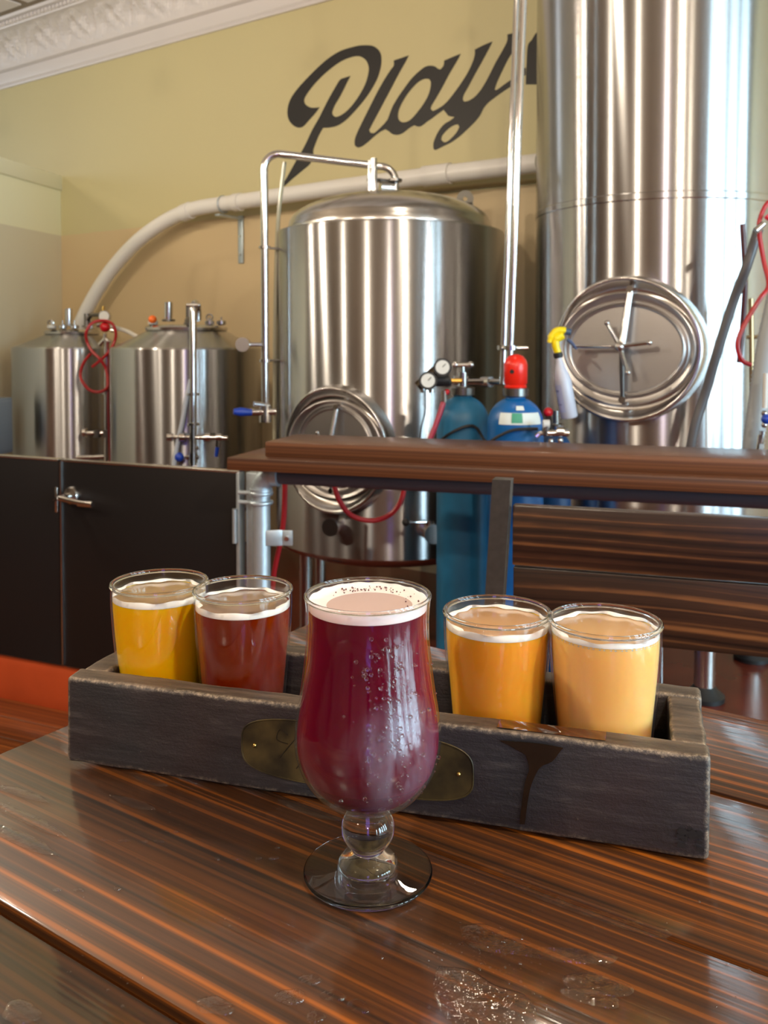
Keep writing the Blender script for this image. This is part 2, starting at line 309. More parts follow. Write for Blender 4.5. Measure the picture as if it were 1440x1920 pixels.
# ------------------------------------------------------------------ mesh builder
class MB:
    def __init__(s): s.v = []; s.f = []
    def add(s, vs, fs):
        k = len(s.v); s.v += [tuple(v) for v in vs]; s.f += [tuple(i+k for i in f) for f in fs]; return s
    def box(s, c, d, rz=0, bev=0, M=None):
        bm = bmesh.new(); bmesh.ops.create_cube(bm, size=1)
        for v in bm.verts: v.co = Vector((v.co.x*d[0], v.co.y*d[1], v.co.z*d[2]))
        if bev: bmesh.ops.bevel(bm, geom=bm.edges[:], offset=bev, segments=2, affect='EDGES', profile=.5)
        T = Matrix.Translation(c) @ Matrix.Rotation(rz, 4, 'Z')
        if M is not None: T = M @ T
        bm.verts.index_update()
        s.add([T @ v.co for v in bm.verts], [[v.index for v in f.verts] for f in bm.faces]); bm.free(); return s
    def tube(s, pts, r, seg=12, cap=True, closed=False):
        pts = [Vector(p) for p in pts]; n = len(pts); rs = r if isinstance(r, (list, tuple)) else [r]*n
        k = len(s.v); prev = None
        for i, p in enumerate(pts):
            a = pts[(i-1) % n] if (i > 0 or closed) else pts[0]; b = pts[(i+1) % n] if (i < n-1 or closed) else pts[-1]
            t = (b-a).normalized() if (b-a).length > 1e-9 else Vector((0, 0, 1))
            if prev is None:
                x = t.orthogonal().normalized()
            else:
                x = prev - t*prev.dot(t); x = x.normalized() if x.length > 1e-6 else t.orthogonal().normalized()
            prev = x; y = t.cross(x)
            for j in range(seg):
                an = 2*PI*j/seg; s.v.append(tuple(p + (x*math.cos(an) + y*math.sin(an))*rs[i]))
        rng = n if closed else n-1
        for i in range(rng):
            for j in range(seg):
                i2 = (i+1) % n
                s.f.append((k+i*seg+j, k+i*seg+(j+1) % seg, k+i2*seg+(j+1) % seg, k+i2*seg+j))
        if cap and not closed:
            s.f.append(tuple(k+j for j in range(seg))[::-1]); s.f.append(tuple(k+(n-1)*seg+j for j in range(seg)))
        return s
    def cyl(s, a, b, r, seg=24): return s.tube([a, b], r, seg)
    def lathe(s, prof, seg=48, c=(0, 0, 0), M=None, close=False):
        k = len(s.v); n = len(prof); c = Vector(c)
        for r, z in prof:
            for j in range(seg):
                a = 2*PI*j/seg; p = Vector((r*math.cos(a), r*math.sin(a), z))
                if M is not None: p = M @ p
                s.v.append(tuple(p + c))
        for i in range(n if close else n-1):
            i2 = (i+1) % n
            for j in range(seg):
                s.f.append((k+i*seg+j, k+i*seg+(j+1) % seg, k+i2*seg+(j+1) % seg, k+i2*seg+j))
        if not close:
            if prof[0][0] > 1e-5: s.f.append(tuple(k+j for j in range(seg))[::-1])
            if prof[-1][0] > 1e-5: s.f.append(tuple(k+(n-1)*seg+j for j in range(seg)))
        return s
    def ball(s, c, r, seg=16, sq=1.0):
        return s.lathe([(max(1e-6, r*math.sin(PI*i/10)), -r*sq*math.cos(PI*i/10)) for i in range(11)], seg, c)
    def sheet(s, grid):
        k = len(s.v); h = len(grid); w = len(grid[0])
        for row in grid: s.v += [tuple(p) for p in row]
        for i in range(h-1):
            for j in range(w-1): s.f.append((k+i*w+j, k+i*w+j+1, k+(i+1)*w+j+1, k+(i+1)*w+j))
        return s
    def build(s, name, m, parent=None, loc=None, smooth=30, rot=None):
        me = bpy.data.meshes.new(name); me.from_pydata(s.v, [], s.f); me.validate()
        bm = bmesh.new(); bm.from_mesh(me); bmesh.ops.remove_doubles(bm, verts=bm.verts, dist=1e-6)
        bmesh.ops.recalc_face_normals(bm, faces=bm.faces); bm.to_mesh(me); bm.free()
        if smooth:
            me.polygons.foreach_set('use_smooth', [True]*len(me.polygons)); me.set_sharp_from_angle(angle=math.radians(smooth))
        me.materials.append(m)
        o = bpy.data.objects.new(name, me); COL.objects.link(o)
        if parent: o.parent = parent
        if loc is not None: o.location = loc
        if rot is not None: o.rotation_euler = rot
        return o
def thing(name, label, cat, loc=(0, 0, 0), rz=0, group=None):
    o = bpy.data.objects.new(name, None); COL.objects.link(o); o.empty_display_size = .1
    o.location = loc; o.rotation_euler = (0, 0, rz); o['label'] = label; o['category'] = cat
    if group: o['group'] = group
    return o
def tag(o, label, cat, group=None):
    o['label'] = label; o['category'] = cat
    if group: o['group'] = group
    return o
def struct(o, label=None):
    o['kind'] = 'structure'
    if label: o['label'] = label
    return o
def arc(c, a, b, ra, rb, n=8, a0=0, a1=PI/2):
    return [Vector(c) + Vector(a)*ra*math.cos(a0+(a1-a0)*i/n) + Vector(b)*rb*math.sin(a0+(a1-a0)*i/n) for i in range(n+1)]
def smooth_path(pts, n=6):
    pts = [Vector(p) for p in pts]; out = []
    for i in range(len(pts)-1):
        p0 = pts[max(i-1, 0)]; p1 = pts[i]; p2 = pts[i+1]; p3 = pts[min(i+2, len(pts)-1)]
        for k in range(n):
            t = k/n
            out.append(.5*((2*p1) + (p2-p0)*t + (2*p0-5*p1+4*p2-p3)*t*t + (3*p1-p0-3*p2+p3)*t**3))
    out.append(pts[-1]); return out

# ================================================================== THE SETTING
gw0 = P(0, 1228, 3.375); gd = (P(450, 885, 2.95) - P(0, 855, 3.375)); gd.z = 0; gd.normalize()
# floors: brewery floor in red epoxy, tap-room floor in boards
fl = MB().add([R(S0, 0), R(S1, 0), R(S1, T1), R(S0, T1)], [(0, 1, 2, 3)]).add([R(S0, 0, -.1), R(S1, 0, -.1), R(S1, T1, -.1), R(S0, T1, -.1)], [(3, 2, 1, 0)])
struct(fl.build('floor', FLOORR, smooth=0), 'dark red sealed concrete floor')
# the curb follows the gate and then the counter
gA = P(0, 1228, 3.375); gA.z = 0; gB = gA + gd*((P(470, 885, 2.93)-gA).dot(gd))
cd = Vector((.955, -.296, 0)).normalized(); cn = Vector((-cd.y, cd.x, 0))     # counter direction, and away from the camera
GP0 = gA - gd*2.2
cB = Vector((XY(470, 2.9), 2.9, 0)); cE = cB + cd*6
# wooden boards on the near side of the curb
bd = thing('boarded_floor', 'glossy brown board floor of the taproom in front of the red curb', 'floor', (0, 0, 0)); bd['kind'] = 'structure'; del bd['category']
bl_dir = gd; bl_n = Vector((gd.y, -gd.x, 0))
for i in range(14):
    w_ = .125
    y0 = .03 + i*(w_+.004)
    c = gA + bl_n*(y0 + w_/2) + gd*.4
    MB().box((0, 0, 0), (5.0, w_, .02), bev=.002).build('floor_board', FLOORW, bd, loc=(c.x, c.y, .0105), rot=(0, 0, math.atan2(gd.y, gd.x)), smooth=0)
cb = MB()
def curb_piece(m, a, b, nrm, wdt=.16, h=.165):
    pr = [(0, 0), (0, h-.03), (.01, h-.008), (.03, h), (wdt-.03, h), (wdt, h-.03), (wdt, 0)]
    n = len(pr); m.add([a + nrm*u + Vector((0, 0, v)) for u, v in pr] + [b + nrm*u + Vector((0, 0, v)) for u, v in pr],
                       [(i, i+1, i+1+n, i+n) for i in range(n-1)] + [tuple(range(n)), tuple(range(2*n-1, n-1, -1))])
gn = Vector((-gd.y, gd.x, 0))
curb_piece(cb, GP0, gB, gn); curb_piece(cb, gB, gB + cd*6, cn)
struct(cb.build('trim_1', REDC, smooth=40), 'red painted concrete curb under the dark steel panels')

# painted wall, ceiling, other walls
def wallquad(name, a, b, m, z0=0, z1=CEIL, th=.12, side=None):
    d = (b-a).normalized(); nn = Vector((-d.y, d.x, 0)) if side is None else side
    v = [a, b, b+nn*th, a+nn*th]
    mb = MB().add([Vector((p.x, p.y, z0)) for p in v] + [Vector((p.x, p.y, z1)) for p in v], [(0, 1, 2, 3), (7, 6, 5, 4), (0, 4, 5, 1), (1, 5, 6, 2), (2, 6, 7, 3), (3, 7, 4, 0)])
    return struct(mb.build(name, m, smooth=0))
wallquad('wall_back', R(S0, 0), R(S1, 0), WALLM, side=-NV)
wallquad('wall_far_left', R(S0, 0), R(S0, T1), TANW, side=-WV)
fr = MB()
for t in (1.52, 2.28): fr.box(R(S0+.06, t, 2.95), (.08, .05, 1.2), rz=ROOMZ)
for z in (2.37, 3.53): fr.box(R(S0+.06, 1.9, z), (.08, .8, .05), rz=ROOMZ)
struct(fr.build('window_6', plain('window_frame_pale', (.6, .58, .55), .4), smooth=0), 'small high window at the far left end')
wallquad('wall_front', R(S0, T1), R(S1, T1), TANW, side=NV)
cl = MB().add([R(S0, 0, CEIL), R(S1, 0, CEIL), R(S1, T1, CEIL), R(S0, T1, CEIL)] + [R(S0, 0, CEIL+.1), R(S1, 0, CEIL+.1), R(S1, T1, CEIL+.1), R(S0, T1, CEIL+.1)],
              [(3, 2, 1, 0), (4, 5, 6, 7), (0, 1, 5, 4), (1, 2, 6, 5), (2, 3, 7, 6), (3, 0, 4, 7)])
struct(cl.build('ceiling', plain('pale_ceiling_tin', srgb(140, 126, 108), .5, bump=.4, bscale=9), smooth=0), 'pale pressed tin ceiling')
# street end with window openings
edges = [0.0] + [e for p in PANES for e in p] + [T1]
for i in range(0, len(edges), 2):
    wallquad('wall_right', R(S1, edges[i]), R(S1, edges[i+1]), TANW, side=WV)
for i, (a, b) in enumerate(PANES):
    wallquad('wall_right', R(S1, a), R(S1, b), TANW, 0, .7, side=WV); wallquad('wall_right', R(S1, a), R(S1, b), TANW, 3.0, CEIL, side=WV)
    fr = MB()
    for t in (a+.02, b-.02): fr.box(R(S1-.06, t, 1.85), (.06, .05, 2.3), rz=ROOMZ)
    for z in (.72, 2.35, 2.98): fr.box(R(S1-.06, (a+b)/2, z), (.06, b-a, .05), rz=ROOMZ)
    struct(fr.build('window_%d' % (i+1), plain('window_frame_dark', (.03, .028, .025), .4), smooth=0), 'dark framed shop window')
# lower structure at left: a walled-off room with a trim band on top
ld = Vector((-.233, -.972, 0)).normalized(); LC = O.copy(); ztop = WP(118, 330).z
ln = Vector((ld.y, -ld.x, 0)); ln = -ln if ln.dot(WV) > 0 else ln        # away from the tanks
wl = MB(); Lr = 3.2
v = [LC, LC + ld*Lr, LC + ld*Lr + ln*1.4, LC + ln*1.4]
wl.add([Vector((p.x, p.y, 0)) for p in v] + [Vector((p.x, p.y, ztop)) for p in v], [(0, 1, 2, 3), (7, 6, 5, 4), (0, 4, 5, 1), (1, 5, 6, 2), (2, 6, 7, 3), (3, 7, 4, 0)])
struct(wl.build('wall_left', WALLB, smooth=0), 'pale low side wall beside the small tanks')
tb = MB().box((0, 0, 0), (Lr, .02, .115), bev=.003)
struct(tb.build('trim_2', plain('pale_trim_paint', srgb(236, 232, 204), .5), loc=LC + ld*(Lr/2) - ln*.008 + Vector((0, 0, ztop-.058)), rot=(0, 0, math.atan2(ld.y, ld.x))), 'flat trim band topping the low side wall')
# cornice of pressed tin: three lengths of moulding with relief
zc = WP(0, 170).z
def relief(s, u):
    """u 0..1 across the cove; leaf scrolls along s"""
    e = math.sin(PI*min(1, max(0, u)))
    k = math.sin(s*2*PI/.42); a = math.sin(s*2*PI/.21 + 3.2*math.sin(u*4)) * math.sin(u*9 + 1.5*k)
    f = abs(math.sin(s*2*PI/.055 + u*14*math.cos(s*2*PI/.42)))*.5
    g = math.sin(s*57.0 + u*23) * math.sin(s*31.0 - u*41)
    return e*(.015*a + .016*f*(.5+.5*k) + .008*g + .006*math.sin(s*150+u*31)*math.sin(s*97-u*60))
co = thing('cornice', 'white pressed tin cornice with leaf relief under the ceiling', 'cornice'); co['kind'] = 'structure'; del co['category']
g = []; ns = 1100; nu = 26
for i in range(nu+1):
    u = i/nu; row = []
    for j in range(ns+1):
        s = -1.8 + 6.2*j/ns
        t = .075 + .21*(1-math.cos(u*PI/2)); z = zc + .13 + .21*math.sin(u*PI/2)
        d = relief(s, u); row.append(R(s, t + d*.8, z - d*.6))
    g.append(row)
MB().sheet(g).build('relief_band', CORNICE, co, smooth=80)
def moulding(name, prof, m=CORNICE, sa=-2.9, sb=6.5):
    n = len(prof); return MB().add([R(sa, t, z) for t, z in prof] + [R(sb, t, z) for t, z in prof], [(i, i+1, i+1+n, i+n) for i in range(n-1)]).build(name, m, co, smooth=35)
moulding('lower_fillet', [(0, zc), (.02, zc), (.025, zc+.012), (.018, zc+.02), (.03, zc+.03), (.036, zc+.04), (.036, zc+.12), (.06, zc+.125), (.075, zc+.13)])
moulding('upper_fillet', [(.285, zc+.34), (.30, zc+.335), (.31, zc+.35), (.32, CEIL-.02), (.36, CEIL-.02), (.37, CEIL)])
dn = MB()
for k in range(150): dn.box(R(-2.4 + k*.045, .318, zc+.358), (.026, .03, .026), rz=ROOMZ)
dn.build('dentil', CORNICE, co, smooth=0)
pn = MB()
for k in range(12):
    for j in range(3): pn.box(R(-2.5 + k*.6, .70+j*.6, CEIL-.008), (.52, .52, .012), rz=ROOMZ, bev=.005)
pn.build('ceiling_panel', CORNICE, co, smooth=0)['kind'] = 'stuff'

# ------------------------------------------------------------------ painted lettering
TA = lambda x, y: (520+x/6.4, 60+y/6.4); TB = lambda x, y: (650+x/7.2, 80+y/7.2); TC = lambda x, y: (800+x/6.545, 50+y/6.545)
def conv(f, l): return [f(*p) for p in l]
LP = conv(TA, [(1080,158),(1150,168),(1210,210),(1243,270),(1250,350),(1235,450),(1200,560),(1130,690),(1040,820),(930,950),(820,1060),(720,1125),(620,1148),(550,1150),(500,1240),(455,1350),(432,1420),(430,1480),(395,1580),(300,1665),(180,1765),(110,1830),(15,1905),(60,1830),(110,1750),(150,1680),(210,1570),(270,1470),(340,1340),(420,1170),(500,1030),(600,830),(690,670),(750,575),(800,550),(880,525),(840,600),(760,760),(690,880),(660,960),(670,1000),(700,1020),(760,1000),(840,940),(920,850),(1000,730),(1060,610),(1090,500),(1095,420),(1070,350),(1020,305),(960,290),(880,305),(780,345),(680,410),(570,500),(460,610),(380,710),(330,790),(325,840),(350,880),(400,905),(460,908),(510,900),(460,970),(380,1060),(310,1135),(250,1148),(190,1120),(140,1060),(120,980),(130,880),(170,780),(250,670),(350,560),(480,430),(620,310),(760,225),(920,175),(1000,160)])
Ll = conv(TB, [(635,240),(740,205),(840,170),(800,250),(720,390),(620,580),(520,770),(430,940),(350,1090),(305,1180),(320,1215),(370,1218),(430,1170),(520,1080),(520,1170),(460,1200),(380,1260),(290,1340),(210,1400),(150,1418),(110,1390),(105,1330),(130,1240),(200,1090),(300,890),(400,690),(500,510),(590,370),(635,310)])
La = conv(TB, [(520,1080),(550,1040),(580,960),(620,860),(690,740),(780,610),(870,490),(960,400),(1050,330),(1120,310),(1190,320),(1230,350),(1265,360)]) + conv(TC, [(205,480),(215,415),(320,370),(420,330),(380,410),(290,560),(200,730),(120,870),(60,970),(50,1010),(75,1035),(130,1010),(210,960),(210,1020),(140,1070),(60,1130),(0,1170)]) + conv(TB, [(1060,1090),(1000,1130),(950,1130),(915,1115),(850,1150),(760,1220),(690,1245),(620,1235),(560,1190),(520,1170)])
Lah = conv(TB, [(1110,490),(1135,530),(1130,610),(1100,710),(1040,820),(960,930),(870,1030),(800,1070),(740,1070),(700,1030),(695,960),(720,870),(790,740),(880,620),(970,530),(1050,490)])
Ly = conv(TC, [(210,960),(250,920),(330,820),(430,680),(510,550),(565,430),(590,340),(590,280),(700,225),(810,180),(770,260),(690,410),(600,570),(510,740),(460,830),(445,890),(460,920),(520,905),(600,850),(680,750),(760,610),(840,450),(930,290),(985,180),(990,95),(1085,70),(1180,20),(1140,130),(1060,300),(1000,400),(920,560),(860,690),(835,770),(860,775),(950,710),(1060,630),(1215,500),(1215,590),(1060,715),(950,790),(850,860),(760,930),(700,1000),(660,1080),(600,1160),(500,1260),(400,1350),(300,1420),(200,1470),(120,1510),(90,1510),(80,1470),(90,1400),(140,1290),(210,1200),(290,1150),(340,1110),(270,1095),(240,1060),(210,1020)])
Lyh = conv(TC, [(385,1200),(400,1230),(370,1290),(310,1360),(250,1410),(210,1415),(180,1390),(190,1340),(240,1280),(300,1230),(350,1205)])
Ln = conv(TC, [(1215,710),(1225,450),(1240,235),(1290,160),(1340,80),(1400,40),(1400,710)])
sign = thing('wall_lettering', 'large black brush script lettering painted on the cream wall', 'lettering')
def rounded(poly):
    n = len(poly); out = []
    V = [Vector((p[0], p[1])) for p in poly]
    sharp = []
    for i in range(n):
        a = V[i]-V[i-1]; b = V[(i+1) % n]-V[i]
        sharp.append(a.length < 1e-6 or b.length < 1e-6 or a.angle(b) > math.radians(48))
    for i in range(n):
        p1, p2 = V[i], V[(i+1) % n]
        p0 = V[i-1] if not sharp[i] else p1 - (p2-p1)*.5; p3 = V[(i+2) % n] if not sharp[(i+1) % n] else p2 + (p2-p1)*.5
        for k in range(4):
            t = k/4; out.append(.5*((2*p1) + (p2-p0)*t + (2*p0-5*p1+4*p2-p3)*t*t + (3*p1-p0-3*p2+p3)*t**3))
    return out
def letter(loops, off=.0015):
    pts = []; loops3 = []
    for lp in loops:
        w = [WP(p[0], p[1], off) for p in rounded(lp)]; loops3.append(w); pts += w
    flat = [[Vector((*to_w(p), 0)) for p in lp] for lp in loops3]
    tris = tessellate_polygon(flat)
    mb = MB().add(pts, [tuple(t) for t in tris]); o = mb.build('letter', MURAL, sign, smooth=0); return o
letter([LP]); letter([Ll]); letter([La, Lah]); letter([Ly, Lyh]); letter([Ln])

# ------------------------------------------------------------------ white waste pipe on the wall
PO = .17
pp = thing('waste_pipe', 'thick white plastic pipe curving up and running along the wall', 'pipe')
cv = [(146, 618), (163, 580), (190, 533), (222, 490), (262, 449), (310, 415), (360, 393), (415, 383)]
wp = [WP(x, y, PO) for x, y in cv]
zr = WP(430, 381, PO).z
st = [Vector((*(R(to_w(WP(x, 400, PO))[0], PO)).xy, WP(x, y, PO).z)) for x, y in ((430, 381), (640, 351), (830, 327), (1010, 306))]
pa = smooth_path(wp, 6)
MB().tube(pa, .052, 20).build('pipe_bend', WHITEP, pp)
MB().tube([pa[-1]] + st, .052, 20).build('pipe_run', WHITEP, pp)
for a, b in ((WP(343, 400, PO), WP(358, 394, PO)), (WP(452, 378.5, PO), WP(440, 380, PO)), (WP(845, 325, PO), WP(795, 331, PO))):
    MB().cyl(a, b, .060, 20).build('coupling', WHITEP, pp)
bk = thing('pipe_bracket', 'small grey steel wall bracket holding the white pipe', 'bracket')
bp_ = WP(452, 440, .006); s_, _ = to_w(bp_)
zt = WP(452, 405, 0).z; zb = WP(452, 494, 0).z
MB().box(R(s_, .008, (zt+zb)/2), (.045, .012, zt-zb), rz=ROOMZ, bev=.003).build('wall_plate', GALV, bk)
MB().box(R(s_, PO/2+.036, zt-.02), (.045, PO+.06, .012), rz=ROOMZ, bev=.003).build('arm', GALV, bk)
for z in (zt-.14, zb+.06): MB().cyl(R(s_, .012, z), R(s_, .022, z), .009, 10).build('bolt', CHROME, bk)
rg = WP(419, 383, PO)
MB().tube([rg + (Vector((0, 0, 1))*math.cos(a) + NV*math.sin(a))*.056 for a in [2*PI*i/20 for i in range(20)]], .005, 8, closed=True).build('pipe_clip', GALV, bk)
# thin conduit run under the pipe at right
MB().tube([WP(640, 372, .02), WP(1010, 338, .02)], .012, 8).build('conduit', plain('cream_conduit', srgb(190, 170, 120), .5))
bpy.data.objects['conduit']['label'] = 'thin cream conduit on the wall just below the white pipe'; bpy.data.objects['conduit']['category'] = 'conduit'

# grey electrical box far left
eb = thing('electrical_box', 'grey box with small fittings at the far left behind the panels', 'box', P(-16, 800, 5.6), math.atan2(ld.y, ld.x))
MB().box((0, 0, 0), (.30, .09, .36), bev=.008).build('box_body', GREYBOX, eb)
MB().box((0, .052, .0), (.26, .015, .32), bev=.004).build('box_cover', GREYBOX, eb)
for z in (.1, -.02): MB().cyl((.05, .055, z), (.05, .075, z), .012, 10).build('knob', BLACK, eb)

# ================================================================== TANKS
def manway(parent, Rt, az, zc, A, B, ar, br, ah, bh, out=.025):
    """oval manway: cove collar, raised ring and hatch plate; local frame of the tank; az measured from -Y towards +X"""
    d = Vector((math.sin(az), -math.cos(az), 0)); x = Vector((math.cos(az), math.sin(az), 0)); SEG = 64
    def pt(a, b, th, o, follow=0):
        lx = a*math.cos(th); base = Rt; dep = (Rt - math.sqrt(max(0, Rt*Rt-lx*lx)))*follow
        return d*(base+o-dep) + x*lx + Vector((0, 0, zc + b*math.sin(th)))
    def rings(lst, cap=False):
        mb = MB(); n = len(lst)
        vs = [pt(a, b, 2*PI*j/SEG, o, fo) for (a, b, o, fo) in lst for j in range(SEG)]
        fs = [(i*SEG+j, i*SEG+(j+1) % SEG, (i+1)*SEG+(j+1) % SEG, (i+1)*SEG+j) for i in range(n-1) for j in range(SEG)]
        if cap: fs.append(tuple((n-1)*SEG+j for j in range(SEG)))
        return mb.add(vs, fs)
    lr = lambda t, a, b: a+(b-a)*t
    col = [(A*1.02, B*1.02, .001, 1), (A*1.012, B*1.012, .016, .9), (A, B, .045, .62), (A*.985, B*.985, .056, .56), (A*.965, B*.965, .058, .53), (A*.945, B*.945, .055, .5)]
    for i in range(1, 9):
        t = i/8; col.append((lr(t, A*.945, ar*1.03), lr(t, B*.945, br*1.03), lr(t, .052, out-.006) - .012*math.sin(PI*t), .5*(1-t)))
    rings(col).build('manway_collar', STEEL_F, parent, smooth=50)
    rings([(ar*1.03, br*1.03, out-.004, 0), (ar*1.028, br*1.025, out+.007, 0), (ar*1.01, br*1.01, out+.009, 0), (ar*.985, br*.98, out+.004, 0), (ah*1.13, bh*1.15, out+.0, 0), (ah*1.10, bh*1.12, out+.006, 0), (ah*1.06, bh*1.08, out-.004, 0)]).build('manway_ring', STEEL_H, parent, smooth=50)
    hat = rings([(ah*1.08, bh*1.09, out-.006, 0), (ah*1.02, bh*1.03, out+.004, 0), (ah, bh, out+.002, 0), (ah*.985, bh*.985, out-.002, 0), (.01, .01, out-.001, 0)], True).build('hatch', STEEL_H, parent, smooth=50)
    return d, x, Rt+out, hat
def tank_things(px0, px1, Y):
    a0 = math.atan((px0-PCX)/F); a1 = math.atan((px1-PCX)/F); am = (a0+a1)/2; D = Y/math.cos(am)
    return Vector((Y*math.tan(am), Y, 0)), D*math.sin((a1-a0)/2)

# ---- big tank in the middle
c1, r1 = tank_things(517, 945, 4.45)
t1 = thing('brewing_tank', 'large domed steel brewing tank in the middle with an oval hatch', 'tank', c1)
ztop1 = zat(409, 4.45-r1); zb1 = zat(1058, 4.45-r1*.9)
rd = r1*.885
MB().lathe([(r1, zb1+.03), (r1, ztop1-.012), (r1-.004, ztop1-.003), (r1-.014, ztop1), (rd+.002, ztop1+.001)], 128).build('shell', STEEL, t1)
dm = [(rd+.008, ztop1), (rd+.012, ztop1+.018), (rd, ztop1+.036)]
for i in range(1, 15):
    a = PI/2*i/14; dm.append((max(.001, rd*math.cos(a)), ztop1+.036+.165*math.sin(a)))
MB().lathe(dm, 96).build('dome', STEEL_F, t1, smooth=50)
MB().lathe([(r1-.005, zb1+.03), (r1-.02, zb1+.005), (r1*.8, zb1-.03), (.05, zb1-.09), (.001, zb1-.09)], 96).build('bottom_head', STEEL_F, t1, smooth=50)
for ax, ay in ((-.40, -.30), (.40, -.30), (-.38, .34), (.38, .34)):
    MB().cyl((ax, ay, .01), (ax, ay, zb1), .032, 20).build('leg', STEEL_F, t1)
    MB().lathe([(.055, 0.001), (.055, .012), (.03, .03), (.001, .03)], 20, (ax, ay, 0)).build('foot', BLACK, t1)
az1 = math.radians(-25); mz = zat(842, 3.93)
d1, x1, ro1, hat1 = manway(t1, r1, az1, mz, .262, .285, .232, .215, .175, .178, .02)
def hw(parent, d, x, ro, z, s=1.0, bar_r=.008, left=.2):
    c = d*(ro+.05) + Vector((0, 0, z)); up = Vector((0, 0, 1))
    MB().cyl(d*(ro-.01)+up*z, d*(ro+.075)+up*z, .016*s, 16).build('spindle', CHROME, parent)
    MB().ball(d*(ro+.08)+up*z, .019*s).build('handle_hub', CHROME, parent)
    for an, ln_ in ((78+40, .10), (8, .11), (-72, .10)):
        a = math.radians(an); e = c + d*.03 + (x*math.cos(a) + up*math.sin(a))*ln_*s
        m = MB().cyl(c + d*.025, e, bar_r*s, 12); m.ball(e, bar_r*1.35*s); m.build('handle_spoke', CHROME, parent)
    e = c + d*.005 - x*left; m = MB().cyl(c, e, bar_r*s*.9, 12); m.build('swing_arm', CHROME, parent)
    m = MB().tube([c - d*.03 + up*.215*s + x*.025, c + up*.0 ], [.013*s, .015*s], 12); m.build('yoke_arm', STEEL_F, parent)
    m = MB().tube([c, c - d*.02 - up*.20*s], [.010*s, .008*s], 12); m.build('yoke_arm', CHROME_D, parent)
    for q in (c - d*.03 + up*.215*s + x*.025, c - d*.03 - up*.20*s): MB().cyl(q - d*.06, q + d*.02, .013*s, 14).build('hinge_pin', CHROME, parent)
hw(hat1, d1, x1, ro1-.0, mz-.0, .9, left=.17)
# tank fittings below the hatch and at right
for az, zz, nm in ((-24, zat(985, 3.9), 0), (14, zat(985, 3.9), 1)):
    d = Vector((math.sin(math.radians(az)), -math.cos(math.radians(az)), 0)); xx = Vector((-d.y, d.x, 0)); z = Vector((0, 0, zz))
    MB().cyl(d*(r1-.02)+z, d*(r1+.07)+z, .025, 20).build('outlet', CHROME, t1)
    MB().cyl(d*(r1+.065)+z, d*(r1+.085)+z, .04, 24).build('clamp', STEEL_F, t1)
    if nm:
        vb = MB().cyl(d*(r1+.085)+z, d*(r1+.17)+z, .03, 20); vb.cyl(d*(r1+.12)+z-Vector((0, 0, .035)), d*(r1+.12)+z+Vector((0, 0, .045)), .018, 14); vb.build('valve_body', CHROME, t1)
        hn = MB().tube([d*(r1+.12)+z+Vector((0, 0, .04)), d*(r1+.13)+z+Vector((0, 0, .045))-xx*.10], .006, 10); hn.build('valve_handle', CHROME, t1)
        MB().ball(d*(r1+.13)+z+Vector((0, 0, .045))-xx*.11, .016).build('valve_knob', BLACK, t1)
        MB().cyl(d*(r1+.17)+z, d*(r1+.19)+z, .042, 24).build('clamp', STEEL_F, t1)
# spray pipe: up the left side, across, down into the dome
Yp = 4.25
def L1(p): return p - c1
apex = Vector((0, 0, ztop1+.19))
pz = zat(297, 4.3); plx = XY(497, 4.2) - c1.x
lo = Vector((plx, 4.2-4.45, zat(770, 4.2)))
topL = Vector((plx, -.25, pz)); nz_x = XY(741, 4.40)-c1.x
endp = Vector((nz_x, -.05, zat(366, 4.4)))
pz2 = zat(312, 4.4)
path = [lo, Vector((plx, -.25, pz-.07))] + arc((plx+.07, -.25, pz-.07), (-1, 0, 0), (0, 0, 1), .07, .07, 8)[1:] + [Vector((nz_x-.075, -.05, pz2))] + arc((nz_x-.075, -.05, pz2-.075), (0, 0, 1), (1, 0, 0), .075, .075, 8)[1:] + [endp]
MB().tube(path, .0185, 16).build('spray_pipe', CHROME, t1)
for px, rr, zt_ in ((693, .009, 300), (701, .017, 297)):
    x_ = XY(px, 4.35)-c1.x; MB().cyl((x_, -.10, zat(363, 4.35)), (x_, -.10, zat(zt_, 4.35)), rr, 14).build('nozzle', CHROME, t1)
for px in (701, 741):
    x_ = XY(px, 4.35)-c1.x; MB().lathe([(.022, -.008), (.034, -.006), (.034, .006), (.022, .008)], 20, (x_, -.08, zat(337, 4.35))).build('clamp', CHROME_D, t1)
MB().tube([(XY(690, 4.35)-c1.x, -.10, zat(335, 4.35)), (XY(748, 4.35)-c1.x, -.06, zat(338, 4.35))], .008, 8).build('tie_bar', CHROME_D, t1)
MB().tube([(XY(713, 4.35)-c1.x, -.10, zat(351, 4.35)), (XY(738, 4.35)-c1.x, -.08, zat(351, 4.35))], .03, 12).build('spray_head', STEEL_F, t1)
for py in (464, 676):
    z_ = zat(py, 4.2); m = MB().tube([(plx-.02, -.25, z_), (plx+.09, -.18, z_)], .006, 8); m.lathe([(.02, -.008), (.028, -.006), (.028, .006), (.02, .008)], 16, (plx, -.25, z_)); m.build('pipe_standoff', CHROME, t1)
m = MB().cyl((plx-.10, -.27, zat(646, 4.2)), (plx, -.25, zat(646, 4.2)), .010, 12); m.cyl((plx-.10, -.30, zat(646, 4.2)), (plx-.10, -.25, zat(646, 4.2)), .034, 20); m.build('sample_cap', STEEL_F, t1)
zv = zat(772, 4.2)
m = MB().cyl((plx, -.25, zv-.05), (plx, -.25, zv+.03), .030, 18); m.cyl((plx-.09, -.28, zv), (plx+.05, -.25, zv), .018, 14); m.cyl((plx-.05, -.28, zv+.04), (plx+.02, -.25, zv+.03), .014, 12); m.build('drain_valve', CHROME, t1)
